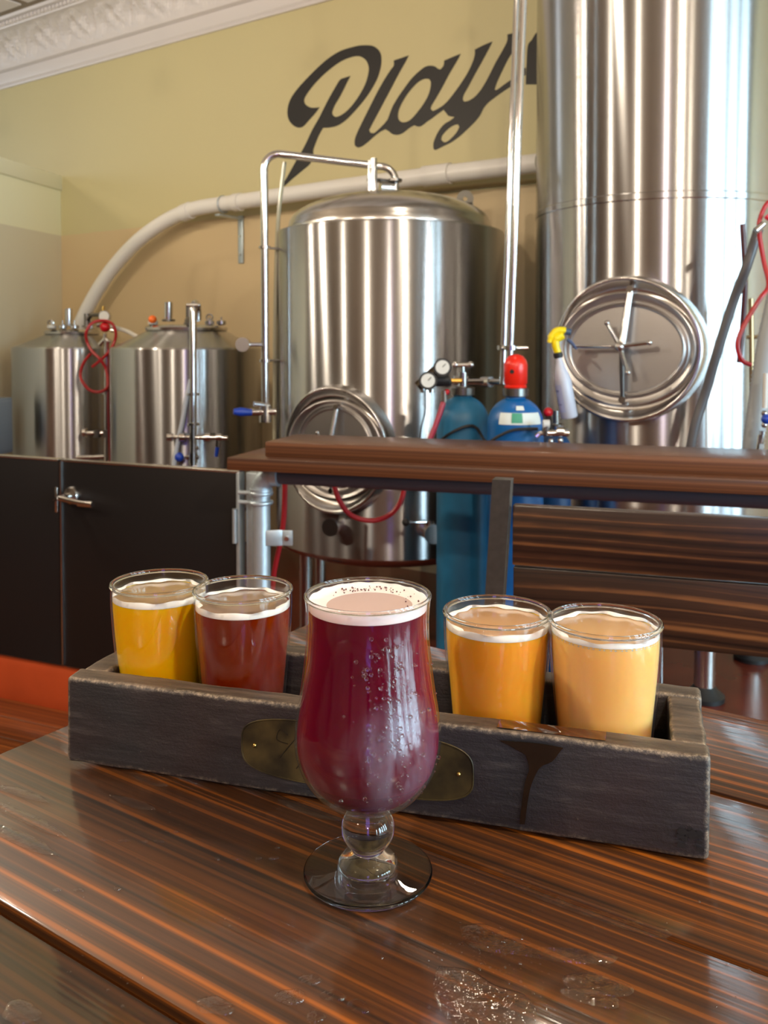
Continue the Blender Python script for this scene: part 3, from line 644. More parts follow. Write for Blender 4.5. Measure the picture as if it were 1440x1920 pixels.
MB().tube([(plx-.06, -.29, zv), (plx-.11, -.31, zv+.004), (plx-.14, -.32, zv+.006)], [.016, .022, .014], 12).build('valve_handle', BLUEK, t1)
# thin clear tube beside the pipe
MB().tube(smooth_path([(XY(535, 4.3)-c1.x, -.15, zat(304, 4.3)), (XY(530, 4.3)-c1.x, -.15, zat(345, 4.3)), (XY(522, 4.3)-c1.x, -.16, zat(430, 4.3)), (XY(521, 4.3)-c1.x-.01, -.17, zat(600, 4.3)), (XY(519, 4.3)-c1.x-.01, -.17, zat(840, 4.3))], 5), .010, 10).build('sight_tube', plain('clear_tube', srgb(170, 165, 140), .2), t1)
# lifting lug at the back right of the dome
lg = P(872, 380, 4.72) - c1
MB().lathe([(.012, -.006), (.045, -.006), (.045, .006), (.012, .006)], 24, lg + Vector((0, 0, .02)), M=Matrix.Rotation(PI/2, 4, 'X'), close=True).box(lg + Vector((0, 0, -.06)), (.085, .012, .12)).build('lifting_lug', plain('lug_grey', srgb(150, 146, 136), .55), t1)

# ---- tall fermenter at right
c2, r2 = tank_things(1003, 1478, 3.8)
t2 = thing('fermenter_tank', 'tall steel tank at the right with an oval hatch and spray bottle', 'tank', c2)
zs = zat(356, 3.8-r2)
H2 = 3.62; zb2 = .62
MB().lathe([(r2, zb2), (r2, zs-.03), (r2+.003, zs-.026), (r2+.003, zs-.004), (r2, zs), (r2, H2-.25), (r2-.03, H2-.2)], 144).build('shell', STEEL, t2)
MB().lathe([(r2-.03, H2-.2)] + [((r2-.03)*math.cos(PI/2*i/8)+.001, H2-.2+.16*math.sin(PI/2*i/8)) for i in range(9)], 96).build('dome', STEEL_F, t2, smooth=50)
MB().lathe([(r2, zb2), (r2-.02, zb2-.02), (.12, .30), (.06, .28), (.001, .28)], 96).build('cone_bottom', STEEL_F, t2, smooth=50)
for ax, ay in ((.067, -.43), (.43, .0), (-.2, .40), (-.42, -.06)):
    MB().cyl((ax, ay, .03), (ax, ay, zb2+.01), .04, 24).build('leg', STEEL_F, t2)
    MB().lathe([(.075, 0.001), (.075, .018), (.05, .04), (.03, .07), (.001, .07)], 24, (ax, ay, 0)).build('foot', BLACK, t2)
az2 = math.radians(-29.5); mz2 = zat(655, 3.3)
d2, x2, ro2, hat2 = manway(t2, r2, az2, mz2, .285, .275, .252, .208, .212, .163, .02)
hw(hat2, d2, x2, ro2-.0, mz2+.01, 1.0, left=.185)
MB().tube([P(1255, 470, c2.y-r2*.93)-c2+Vector((0, -.01, 0)), P(1257, 500, c2.y-r2*.93)-c2+Vector((0, -.01, 0))], .008, 8).build('thermometer_stub', CHROME, t2)

# ---- two small tanks at left
def small_tank(px0, px1, Y, label, zsh, znk, rn):
    c, r = tank_things(px0, px1, Y); t = thing('small_tank', label, 'tank', c, group=None)
    MB().lathe([(r, .45), (r, zsh-.01), (r-.006, zsh), (r-.012, zsh+.002)], 96).build('shell', STEEL, t)
    MB().lathe([(r-.012, zsh+.001), (r-.05, zsh+.014), (rn+.02, znk-.012), (rn, znk)], 96).build('cone_top', STEEL, t, smooth=50)
    MB().lathe([(rn-.01, znk-.01), (rn+.012, znk), (rn+.014, znk+.014), (rn-.005, znk+.028), (.001, znk+.036)], 64).build('lid', STEEL_F, t, smooth=40)
    MB().lathe([(r, .45), (r-.02, .43), (.1, .25), (.001, .25)], 64).build('cone_bottom', STEEL_F, t)
    for a in range(4):
        an = PI/4 + a*PI/2; MB().cyl((r*.8*math.cos(an), r*.8*math.sin(an), 0.001), (r*.8*math.cos(an), r*.8*math.sin(an), .46), .025, 14).build('leg', STEEL_F, t)
    return t, c, r
tS, cS, rS = small_tank(205, 491, 5.2, 'right of the two small steel tanks with a cone top and blue handled valves', zat(652, 5.2-.43), zat(613, 5.2)-.02, .225)
tT, cT, rT = small_tank(20, 247, 6.25, 'leftmost small steel tank with a gauge and red hose hanging on it', zat(651, 6.25-.4), zat(621, 6.25)-.02, .175)
def top_fit(t, c, Y, px, py0, py1, rr, m=CHROME, cap=True):
    a = P(px, py0, Y)-c; b = P(px, py1, Y)-c; MB().cyl(a, b, rr, 18).build('top_port', m, t)
    if cap: MB().lathe([(rr, -.006), (rr*1.6, -.004), (rr*1.6, .006), (rr, .008)], 18, a).build('clamp', CHROME_D, t)
top_fit(tS, cS, 5.15, 316, 601, 567, .024); top_fit(tS, cS, 5.1, 355, 607, 572, .02, CHROME_D)
for px, k in ((287, 'w'), (355, 's'), (393, 's'), (415, 's')):
    p = P(px, 604, 5.1)-cS; MB().lathe([(.012, -.02), (.028, -.012), (.028, .006), (.012, .012)], 14, p).build('lid_clamp', GASKET if k == 'w' else CHROME, tS)
    MB().cyl(p, p+Vector((0, 0, .03)), .006, 8).build('clamp_bolt', CHROME, tS)
MB().ball(P(286, 599, 5.08)-cS, .024).build('knob', ORG, tS)
q = P(393, 595, 5.1)-cS; MB().tube([q + Vector((math.cos(a)*.018, 0, math.sin(a)*.018)) for a in [2*PI*i/14 for i in range(14)]], .005, 8, closed=True).build('eye_bolt', CHROME, tS)
# clean-in-place pipe in front
Yf = 5.2-rS-.09
def pS(px, py, Y=Yf): return P(px, py, Y)-cS
top = pS(362, 561); 
MB().tube([pS(362, 872), pS(362, 585)] + [pS(362, 585)+Vector((0, .06-.06*math.cos(a), .05*math.sin(a))) for a in [PI*i/10 for i in range(1, 11)]] + [pS(362, 585)+Vector((0, .12, -.04))], .0195, 16).build('spray_pipe', CHROME, tS)
MB().tube([pS(362, 585)+Vector((0, .12, -.03)), P(352, 600, 5.05)-cS], .018, 12).build('spray_pipe', CHROME_D, tS)
m = MB().cyl(pS(350, 572), pS(372, 572), .010, 10); m.ball(pS(373, 573), .012); m.build('cross_pin', CHROME, tS)
for py in (739, 795): MB().lathe([(.02, -.008), (.034, -.006), (.034, .006), (.02, .008)], 18, pS(362, py)).build('clamp', CHROME, tS)
MB().cyl(pS(317, 819), pS(427, 821), .013, 14).build('manifold', CHROME, tS)
for px, rr in ((319, .022), (342, .026), (390, .026), (411, .02)): MB().cyl(pS(px-5, 819.5), pS(px+5, 819.5), rr, 16).build('clamp', CHROME, tS)
for px, a in ((342, 0), (390, 1)): MB().cyl(pS(px, 820), pS(px, 820)+Vector((0, .12, 0)), .016, 12).build('tank_stub', CHROME, tS)
MB().cyl(pS(409, 822), pS(408, 838), .013, 12).build('valve_body', CHROME, tS); MB().tube([pS(408, 838), pS(405, 856)], [.012, .009], 10).build('valve_handle', BLUEK, tS)
m = MB().cyl(pS(348, 857), pS(372, 857), .012, 12); m.cyl(pS(362, 848), pS(362, 868), .024, 16); m.cyl(pS(362, 840), pS(372, 840), .012, 12); m.build('valve_body', CHROME, tS)
MB().ball(pS(336, 857), .025).build('valve_knob', BLUEK, tS)
MB().tube(smooth_path([pS(358, 712), pS(350, 745), pS(342, 790), pS(333, 830), pS(326, 872)], 4), .012, 10).build('hose', plain('pale_tube', srgb(180, 186, 196), .3), tS)
# left tank: gauge, fittings, standpipe, red hose
Yt = 6.25-rT-.09
def pT(px, py, Y=Yt): return P(px, py, Y)-cT
top_fit(tT, cT, 6.2, 129, 610, 579, .026); top_fit(tT, cT, 6.1, 163, 612, 588, .02, CHROME_D)
for px, k in ((97, 'w'), (118, 's'), (140, 's'), (170, 's')):
    p = P(px, 612, 6.1)-cT; MB().lathe([(.012, -.02), (.03, -.012), (.03, .006), (.012, .012)], 14, p).build('lid_clamp', GASKET if k == 'w' else CHROME, tT); MB().cyl(p, p+Vector((0, 0, .04)), .007, 8).build('clamp_bolt', CHROME, tT)
q = P(95, 606, 6.1)-cT; MB().tube([q + Vector((math.cos(a)*.02, 0, math.sin(a)*.02)) for a in [2*PI*i/14 for i in range(14)]], .006, 8, closed=True).build('eye_bolt', CHROME, tT)
MB().tube([pT(200, 870), pT(200, 640)], .017, 14).build('spray_pipe', CHROME, tT)
MB().tube([P(165, 600, 6.1)-cT, P(172, 590, 6.0)-cT, pT(192, 590)], .014, 10).build('gauge_arm', CHROME_D, tT)
gp = pT(197, 593); m = MB().cyl(gp+Vector((0, .02, 0)), gp+Vector((0, -.02, 0)), .037, 24); m.build('gauge_case', CHROME, tT)
MB().cyl(gp+Vector((0, -.02, 0)), gp+Vector((0, -.023, 0)), .033, 24).build('gauge_dial', DIAL, tT)
MB().cyl(gp+Vector((-.012, 0, .035)), gp+Vector((-.012, 0, .065)), .010, 10).build('gauge_nipple', plain('brass_fitting', srgb(190, 160, 90), .3, 1), tT)
MB().ball(pT(197, 613), .034).build('red_cap', REDK, tT)
for a, b in (((197, 625), (197, 640)), ((197, 635), (186, 647)), ((197, 635), (206, 643)), ((182, 610), (188, 610)), ((208, 619), (214, 620))): MB().cyl(pT(*a), pT(*b), .013, 12).build('fitting', CHROME, tT)
MB().cyl(pT(157, 812), pT(213, 812), .016, 14).build('manifold', CHROME, tT); MB().cyl(pT(156, 811), pT(162, 811), .03, 16).build('clamp', CHROME, tT)
MB().cyl(pT(144, 858), pT(196, 856), .015, 14).build('manifold', CHROME, tT)
for px in (183, 200): MB().cyl(pT(px, 806), pT(px, 820), .024, 14).build('clamp', CHROME_D, tT)
MB().lathe([(.018, -.008), (.03, -.006), (.03, .006), (.018, .008)], 16, pT(200, 737)).build('clamp', CHROME, tT)
hs = thing('red_hose', 'thin red hose looped in a figure eight on the leftmost small tank', 'hose', cT)
Yh = Yt-.03
hp = [(173, 688), (190, 674), (204, 660), (215, 640), (217, 622), (209, 606), (192, 601), (173, 606), (162, 622), (163, 640), (172, 658), (186, 672), (198, 690), (202, 712), (200, 728), (186, 735), (168, 731), (154, 715), (151, 700), (157, 680), (170, 663)]
MB().tube(smooth_path([P(x, y, Yh - .012*(i % 3))-cT for i, (x, y) in enumerate(hp)], 5), .0095, 10).build('hose_loop', REDH, hs)
MB().tube(smooth_path([P(x, y, Yh)-cT for x, y in ((202, 640), (203, 700), (203, 760), (205, 820), (207, 875))], 5), .0085, 10).build('hose_drop', plain('dark_red_hose', srgb(110, 22, 26), .4), hs)
# white hose from the left tank to the right one
tag(MB().tube(smooth_path([P(205, 612, 6.0), P(222, 616, 5.9), P(240, 622, 5.75), P(258, 632, 5.5)], 5), .014, 10).build('white_hose', WHITEP), 'short white hose between the tops of the two small tanks', 'hose')

# ================================================================== GAS CYLINDERS
def gas_cylinder(px, Y, r, zsh, label, m, cap=None):
    t = thing('gas_cylinder', label, 'cylinder', (XY(px, Y), Y, 0))
    prof = [(.001, 0.0), (r-.012, 0.0), (r, .012), (r, zsh-.01)]
    for i in range(1, 11):
        a = PI/2*i/10*.86; prof.append((r*math.cos(a) if i < 10 else r*.33, zsh-.01 + r*1.0*math.sin(a)))
    zt_ = prof[-1][1]; prof += [(r*.33, zt_+.02), (.001, zt_+.02)]
    MB().lathe(prof, 64).build('cylinder_body', m, t, smooth=40)
    MB().lathe([(r*.36, 0), (r*.45, .005), (r*.45, .032), (r*.34, .036), (.001, .036)], 32, (0, 0, zt_)).build('neck_collar', CHROME_D, t)
    return t, zt_+.036
Yc1, Yc2 = 3.42, 3.17
ca, za = gas_cylinder(868, Yc1, .101, zat(768, Yc1)-.035, 'weathered blue gas cylinder with a bare valve behind the counter', BLUED)
m = MB().cyl((0, 0, za-.002), (0, 0, za+.055), .017, 14); m.cyl((-.035, 0, za+.03), (.02, 0, za+.03), .012, 12); m.build('valve_stem', CHROME, ca)
m = MB().cyl((0, 0, za+.05), (0, 0, za+.085), .007, 8); m.tube([(-.03, 0, za+.085), (.03, 0, za+.085)], .010, 10); m.ball((.03, 0, za+.085), .014); m.ball((-.03, 0, za+.085), .013); m.build('valve_handle', CHROME, ca)
cbn, zb_ = gas_cylinder(967, Yc2, .101, zat(775, Yc2)-.03, 'bright blue gas cylinder wearing a red valve cap', BLUEC)
zr0 = zat(738, Yc2); rc = .040
MB().lathe([(.038, zr0), (.038, zr0+.018), (.040, zr0+.026), (.036, zr0+.032), (.042, zr0+.038), (.042, zr0+.105), (.038, zr0+.12), (.026, zr0+.135), (.010, zr0+.142), (.001, zr0+.142)], 40).build('valve_cap', REDP, cbn, smooth=45)
dd = Vector((-.45, -.89, 0)).normalized()
MB().cyl(dd*.035+Vector((0, 0, zr0+.08)), dd*.0425+Vector((0, 0, zr0+.08)), .008, 14).build('cap_hole', BLACK, cbn)
# curved paper label on the shoulder
def wraplabel(t, r, a0, a1, z0, z1, m, name, off=.0015, n=14, rz=None):
    g = []
    for z in (z0, z1):
        rr = (rz(z) if rz else r)+off; g.append([Vector((rr*math.sin(a), -rr*math.cos(a), z)) for a in [a0+(a1-a0)*i/n for i in range(n+1)]])
    return MB().sheet(g).build(name, m, t)
zsh2 = zat(775, Yc2)-.03
def rsh(z):
    if z < zsh2-.01: return .101
    s_ = min(1, (z-(zsh2-.01))/.101); return .101*math.sqrt(1-s_*s_)
def shoulder_label(a0, a1, z0, z1, m, name, off):
    g = [[Vector(((rsh(z)+off)*math.sin(a), -(rsh(z)+off)*math.cos(a), z+off)) for a in [a0+(a1-a0)*i/12 for i in range(13)]] for z in [z0+(z1-z0)*k/5 for k in range(6)]]
    MB().sheet(g).build(name, m, cbn)
shoulder_label(-.75, .9, zsh2-.005, zsh2+.036, LABELW, 'paper_label', .002)
shoulder_label(-.28, .10, zsh2+.0, zsh2+.034, LABELG, 'label_diamond', .0035)
shoulder_label(-.12, .22, zsh2+.045, zsh2+.06, LABELW, 'paper_label', .002)
cc, zc_ = gas_cylinder(1042, 3.42, .062, zat(826, 3.42)-.02, 'small blue gas cylinder half hidden right of the capped one', plain('deep_blue_paint', srgb(20, 66, 112), .4))
m = MB().cyl((0, 0, zc_-.002), (0, 0, zc_+.05), .015, 14); m.build('valve_stem', CHROME, cc)
vt = thing('tap_valve', 'chrome tap and valve cluster beside the blue gas cylinders', 'valve', (0, 0, 0))
def q3(px, py, Y=3.02): return P(px, py, Y)
MB().cyl(q3(1019, 812), q3(1066, 812), .012, 14).build('valve_pipe', CHROME, vt)
MB().cyl(q3(1024, 796), q3(1022, 816), .013, 14).build('valve_neck', CHROME, vt); MB().cyl(q3(1018, 795), q3(1030, 795), .015, 14).build('valve_top', GASKET, vt)
MB().tube(smooth_path([q3(1020, 812), q3(1012, 813), q3(1005, 819)], 4), .008, 10).build('tap_spout', CHROME, vt)
MB().cyl(q3(1042, 809), q3(1056, 809), .018, 16).build('valve_body', CHROME, vt)
for x_, y_ in ((1032, 827), (1050, 826)): MB().ball(q3(x_, y_), .011).build('valve_nut', CHROME, vt)
MB().ball(q3(1028, 773, 3.2), .018).build('red_button', REDK, vt); MB().tube([q3(1028, 775, 3.22), q3(1030, 812, 3.12)], .012, 10).build('valve_column', BLACK, vt)
# manifold pipe behind the cylinders
tag(MB().tube([P(846, 716, 3.62), P(950, 716, 3.45)], .013, 12).cyl(P(905, 716, 3.54), P(921, 716, 3.5), .022, 14).build('gas_manifold', CHROME), 'steel gas pipe running behind the two blue cylinders', 'pipe')
# regulator with two gauges
rgx = thing('gas_regulator', 'black gas regulator with two round white dials left of the cylinders', 'regulator', P(815, 712, 3.36))
def rl(px, py, Y=3.36): return P(px, py, Y) - P(815, 712, 3.36)
for (x_, y_) in ((830, 689), (803, 714)):
    p = rl(x_, y_, 3.30); dv = Vector((-.1, -.97, .1)).normalized()
    gc_ = MB().cyl(p - dv*.012, p + dv*.014, .034, 28).build('gauge_case', BLACK, rgx)
    MB().cyl(p + dv*.014, p + dv*.017, .026, 28).build('gauge_dial', DIAL, gc_)
    MB().tube([p + dv*.019, p + dv*.019 + Vector((.012, 0, .012))], .0015, 6).build('gauge_needle', BLACK, gc_)
m = MB().cyl(rl(783, 725), rl(822, 690), .020, 16); m.build('regulator_body', plain('dark_bronze', srgb(60, 52, 40), .35, .8), rgx)
m = MB().cyl(rl(815, 713), rl(842, 713), .024, 16); m.ball(rl(838, 716), .02); m.build('regulator_body', BLACK, rgx)
MB().cyl(rl(842, 714), rl(866, 714), .009, 10).build('brass_nut', plain('brass', srgb(200, 160, 80), .3, 1), rgx)
for a, b, mm in (((793, 726), (793, 736), CHROME), ((809, 728), (809, 736), CHROME), ((832, 733), (832, 754), CHROME)): MB().cyl(rl(*a), rl(*b), .012, 12).build('outlet_nut', mm, rgx)
MB().ball(rl(838, 735), .011).build('red_tap', REDK, rgx)
tag(MB().tube(smooth_path([P(831, 755, 3.33), P(825, 775, 3.32), P(812, 810, 3.31), P(798, 846, 3.3), P(790, 900, 3.3)], 5), .0105, 12).build('gas_hose', plain('crimson_hose', srgb(160, 26, 60), .35)), 'crimson gas hose dropping from the regulator behind the counter', 'hose')
tag(MB().tube(smooth_path([P(797, 730, 3.34), P(797, 770, 3.36), P(790, 800, 3.36), P(784, 850, 3.36)], 5), .003, 8).build('thin_cable', BLACK), 'thin black cable hanging below the regulator dials', 'cable')
# black strap round the cylinders
tag(MB().tube(smooth_path([P(818, 832, 3.36), P(845, 812, 3.31), P(875, 799, 3.30), P(893, 802, 3.31), P(908, 825, 3.28), P(917, 829, 3.1), P(935, 818, 3.06), P(965, 806, 3.05), P(1008, 804, 3.06)], 6), .0055, 8).build('retaining_cable', BLACK), 'black cable slung across the front of the blue gas cylinders', 'cable')
# dark drum-like equipment behind the cylinders
dk = thing('black_drum', 'black drum standing behind the blue gas cylinders', 'drum', (XY(925, 3.75), 3.75, 0))
MB().lathe([(.001, 0), (.14, 0), (.145, .01), (.145, .50), (.14, .52), (.145, .54), (.145, .98), (.135, 1.0), (.001, 1.0)], 40).build('drum_body', BLACK, dk); MB().lathe([(.146, .98), (.152, .985), (.152, 1.005), (.146, 1.01)], 40, close=True).build('drum_rim', BLACK, dk)

# ================================================================== long upright pipes in front of the tall tank
up = thing('upright_pipes', 'pair of tall slim steel pipes standing left of the tall tank', 'pipe')
MB().tube([P(955, 700, 3.35), P(984, -60, 3.35)], .0135, 16).build('pipe', CHROME, up)
MB().tube([P(942, 720, 3.43), P(971, -60, 3.43)], .0115, 16).build('pipe', CHROME, up)
MB().tube([P(940, 652, 3.37), P(990, 652, 3.37)], .008, 10).build('clamp_bar', CHROME, up)
for px, Y_ in ((945, 3.43), (957, 3.35)): MB().lathe([(.017, -.01), (.026, -.008), (.026, .008), (.017, .01)], 16, P(px, 652, Y_)).build('pipe_clamp', CHROME, up)

# ================================================================== spray bottle hooked on the hatch arm
sbp = P(1062, 700, 3.17)
sb = thing('spray_bottle', 'translucent spray bottle with a yellow trigger hooked on the hatch arm', 'bottle', sbp)
tilt = Matrix.Rotation(math.radians(-9), 4, 'Y')
bz = P(1068, 783, 3.17).z - sbp.z
hB = P(1048, 668, 3.17).z - sbp.z
base = P(1068, 783, 3.17)-sbp; topb = P(1047, 669, 3.17)-sbp; ax = (topb-base); Lb = ax.length; rotm = ax.to_track_quat('Z', 'Y').to_matrix().to_4x4()
MB().lathe([(.001, 0), (.033, 0), (.037, .006), (.037, Lb*.60), (.034, Lb*.68), (.022, Lb*.84), (.014, Lb*.94), (.0135, Lb), (.001, Lb)], 32, base, M=rotm @ Matrix.Diagonal((1.08, .8, 1, 1))).build('bottle_body', PLASTIC, sb, smooth=50)
MB().lathe([(.015, -.004), (.017, 0), (.017, .012), (.014, .016)], 24, topb, M=rotm).build('bottle_collar', BLACK, sb)
lab = [[base + rotm @ Vector((.0405*math.sin(a), -.0305*math.cos(a), z)) for a in [-1.0+2.0*i/10 for i in range(11)]] for z in (.025, Lb*.56)]
blb = MB().sheet(lab).build('bottle_label', plain('pale_label', srgb(178, 190, 226), .5), sb)
for z0, z1, a0, a1 in ((.035, .05, -.7, .0), (.065, .085, -.8, .1), (.10, .106, -.8, .6), (.052, .055, -.3, .7)):
    MB().sheet([[base + rotm @ Vector((.0412*math.sin(a), -.0312*math.cos(a), z)) for a in [a0+(a1-a0)*i/8 for i in range(9)]] for z in (z0, z1)]).build('label_print', LABELB, blb)
hd = MB().tube(smooth_path([topb + Vector((0, 0, .01)), P(1042, 648, 3.17)-sbp, P(1043, 636, 3.17)-sbp, P(1056, 628, 3.17)-sbp], 5), [.013]*5+[.014]*5+[.016]*5+[.012], 14)
hd.build('trigger_head', YEL, sb)
MB().tube(smooth_path([P(1060, 620, 3.17)-sbp, P(1045, 620, 3.17)-sbp, P(1034, 630, 3.17)-sbp, P(1030, 643, 3.17)-sbp], 5), [.013]*8+[.012]*4+[.009]*3+[.006], 12).build('head_back', YEL, sb)
MB().cyl(P(1059, 621, 3.17)-sbp, P(1070, 623, 3.17)-sbp, .012, 14).build('nozzle', plain('blue_grey_plastic', srgb(60, 84, 110), .4), sb)
MB().tube([P(1064, 636, 3.17)-sbp, P(1074, 645, 3.17)-sbp, P(1081, 655, 3.17)-sbp], [.007, .006, .004], 10).build('trigger', plain('blue_grey_plastic2', srgb(70, 84, 120), .4), sb)

# ================================================================== hoses at far right, and a hose reflection
tag(MB().tube(smooth_path([P(1422, 430, 2.95), P(1400, 500, 2.95), P(1375, 565, 2.98), P(1345, 660, 3.0), P(1322, 740, 3.02), P(1303, 800, 3.02), P(1290, 870, 3.02), P(1285, 940, 3.05)], 6), .0165, 14).build('hose_reflection', HOSEREFL), 'dark grey tube standing in for a hose reflection on the tall tank', 'hose')  # hose reflection in the steel, put in as a solid dark tube
rb = smooth_path([P(1462, 540, 2.75), P(1440, 640, 2.75), P(1425, 740, 2.75), P(1412, 840, 2.75), P(1404, 940, 2.78)], 26)
tag(MB().tube(rb, [.030 + (.003 if i % 2 else 0) for i in range(len(rb))], 16).build('ribbed_hose', RIBBED, smooth=60), 'thick pale grey ribbed hose hanging at the right edge', 'hose')
rh = thing('red_hose', 'red hose looped beside the ribbed hose at the right edge', 'hose')
MB().tube(smooth_path([P(1462, 372, 2.9), P(1440, 380, 2.88), P(1425, 410, 2.88), P(1424, 440, 2.88), P(1432, 490, 2.88), P(1441, 535, 2.86), P(1425, 560, 2.84), P(1395, 610, 2.84), P(1383, 645, 2.84), P(1391, 675, 2.84), P(1408, 684, 2.84)], 6), .0075, 10).build('hose_loop', REDH, rh)
MB().cyl(P(1417, 433, 2.84), P(1432, 420, 2.84), .011, 12).build('hose_clamp', CHROME, rh)
MB().tube(smooth_path([P(1436, 405, 2.86), P(1445, 410, 2.86), P(1455, 400, 2.86)], 4), .009, 10).build('hose_end', REDK, rh)
tag(MB().tube([P(1408, 560, 3.1), P(1410, 760, 3.1), P(1412, 900, 3.1)], .009, 10).tube([P(1400, 632, 3.1), P(1424, 632, 3.1)], .007, 8).build('slim_pipe', plain('old_brass_pipe', srgb(150, 128, 96), .35, 1)), 'slim vertical brass coloured pipe by the ribbed hose', 'pipe')
vv = thing('hanging_valve', 'chrome sight tube with a blue knob valve at the right edge', 'valve')
MB().cyl(P(1436, 700, 2.66), P(1434, 765, 2.66), .008, 12).build('sight_tube', GASKET, vv)
for y_ in (775, 797): MB().ball(P(1433, y_, 2.66), .009).build('valve_nut', CHROME, vv)
MB().ball(P(1437, 786, 2.64), .015).build('valve_knob', BLUEK, vv)
MB().cyl(P(1430, 808, 2.66), P(1427, 832, 2.66), .009, 12).build('valve_spout', CHROME, vv)
MB().tube([P(1424, 815, 2.66), P(1420, 845, 2.66), P(1421, 900, 2.66)], .005, 8).build('drip_tube', CHROME, vv)
tag(MB().tube(smooth_path([P(1392, 420, 3.02), P(1397, 520, 3.03), P(1393, 600, 3.05), P(1386, 680, 3.06)], 6), .009, 10).build('maroon_hose', plain('maroon_hose', srgb(74, 30, 38), .4)), 'dark maroon hose hanging down the front of the tall tank', 'hose')

# ================================================================== LOW STEEL GATE AND PANEL
gz0, gz1 = .172, .946
gh = gz1-gz0; grz = math.atan2(gd.y, gd.x)
gap = P(113.5, 1000, 3.25); sgap = (PZ(113.5, 862, gz1)-gA).dot(gd)
s450 = (PZ(449, 885, gz1)-gA).dot(gd)
gap_w = .008
def panel(name, label, s0, s1, cat):
    t = thing(name, label, cat, gA + gd*((s0+s1)/2) + gn*.02 + Vector((0, 0, gz0)), grz)
    MB().box((0, 0, gh/2), (s1-s0, .03, gh), bev=.003).build('panel', BLACKP, t)
    MB().box((0, 0, gh-.001), (s1-s0-.004, .034, .008), bev=.002).build('top_edge', STEEL_F, t)
    return t
sp_ = panel('steel_side_panel', 'dark steel half wall panel at the far left edge', -1.2, sgap-gap_w/2, 'panel')
gt = panel('steel_gate', 'dark steel half height gate with a chrome lever handle', sgap+gap_w/2, s450, 'gate')
MB().box((-(s450-sgap)/2+.004, -.013, gh/2), (.006, .010, gh-.01)).build('edge_strip', STEEL_F, gt)
# lever handle
hz = PZ(135, 935, 0)
def gl_(px, py, off=-.016):
    d = ray(px, py); k = ((gA + gn*(.02+off) - CAM).dot(gn))/d.dot(gn); p = CAM + d*k; q = p - gt.location; return Vector((q.dot(gd), q.dot(gn), q.z))
hc = gl_(135, 929)
hdl = MB().lathe([(.001, 0), (.034, 0), (.034, .004), (.030, .011), (.018, .014), (.012, .016), (.012, .045), (.001, .045)], 32, hc, M=Matrix.Rotation(PI/2, 4, 'X')).build('lever_handle', CHROME, gt)
e0 = gl_(110, 937, -.06); e1 = gl_(145, 942, -.075); e2 = gl_(173, 946, -.075)
MB().tube([Vector((hc.x, hc.y-.045, hc.z)), Vector((hc.x-.012, hc.y-.047, hc.z-.004)), e1, e2], [.010, .011, .009, .009], 14).build('lever', CHROME, hdl)
MB().box(((e1.x+e2.x)/2, e2.y, e2.z), (abs(e2.x-e1.x), .010, .022), bev=.004).build('lever_grip', CHROME, hdl)
lp = gl_(109, 930); MB().box((lp.x-.004, lp.y-.002, hc.z-.02), (.012, .012, .095), bev=.002).build('strike_plate', STEEL_F, gt)
MB().cyl((lp.x-.01, lp.y-.008, hc.z-.02), (lp.x+.03, lp.y-.03, hc.z-.006), .007, 10).build('latch', CHROME, gt)
# hinge side: bright edge, square post, hinge and clamps on the round post
hx = (s450-sgap)/2
MB().box((hx-.004, -.006, gh/2), (.014, .036, gh-.004), bev=.003).build('edge_strip', GALV, gt)
hp0 = gl_(443, 985, -.02)
MB().cyl((hx-.012, -.03, hp0.z-.058), (hx-.012, -.03, hp0.z+.058), .0085, 14).build('hinge', GALV, gt)
gpst = thing('hinge_post', 'square galvanised post carrying the gate hinge', 'post', gB*0 + (gA + gd*(s450+.045) + gn*.03), grz)
MB().box((0, 0, (gz1+.165)/2+.0), (.045, .045, gz1-.165), bev=.004).build('post', GALV, gpst)

# ================================================================== COUNTER AND ITS PIPE FRAME
co0 = Vector((XY(496, 2.75), 2.75, 0)); crz = math.atan2(cd.y, cd.x)
ct = thing('drink_rail', 'long brown wooden drink rail of two stepped boards', 'counter', co0, crz)
LEN = 3.4
MB().box((0, 0, 0), (LEN, .25, .045), bev=.003).build('upper_board', COUNTERW, ct, loc=(LEN/2, .125, 1.048))
MB().box((0, 0, 0), (LEN+.10, .34, .040), bev=.004).build('lower_board', COUNTERW, ct, loc=(LEN/2-.05, .105, 1.0055))
pf = thing('pipe_railing', 'galvanised pipe post and rail structure under the drink rail', 'railing', (0, 0, 0))
pz_ = .950
pA = Vector((XY(488, 2.88), 2.88, 0)); rr_ = .0302
MB().tube([Vector((pA.x, pA.y, .01)), Vector((pA.x, pA.y, pz_-.05))], rr_, 28).build('post', GALV, pf)
MB().tube(arc(pA + cd*.055 + Vector((0, 0, pz_-.055)), -cd, (0, 0, 1), .055, .055, 8), [.036, .034, .033, .033, .033, .033, .033, .034, .036], 28).build('elbow', GALV, pf)
MB().lathe([(.031, -.012), (.038, -.01), (.038, .012), (.031, .014)], 28, (pA.x, pA.y, pz_-.06)).build('elbow_collar', GALV, pf)
MB().lathe([(.031, -.012), (.038, -.01), (.038, .012), (.031, .014)], 28, pA + cd*.055 + Vector((0, 0, pz_)), M=cd.to_track_quat('Z', 'Y').to_matrix().to_4x4()).build('elbow_collar', GALV, pf)
MB().tube([pA + cd*.05 + Vector((0, 0, pz_)), pA + cd*3.3 + Vector((0, 0, pz_))], rr_, 28).build('rail', GUN, pf)
for k in (1.75, 3.25):
    q = pA + cd*k; MB().tube([Vector((q.x, q.y, .01)), Vector((q.x, q.y, pz_-.02))], rr_, 28).build('post', GALV, pf)
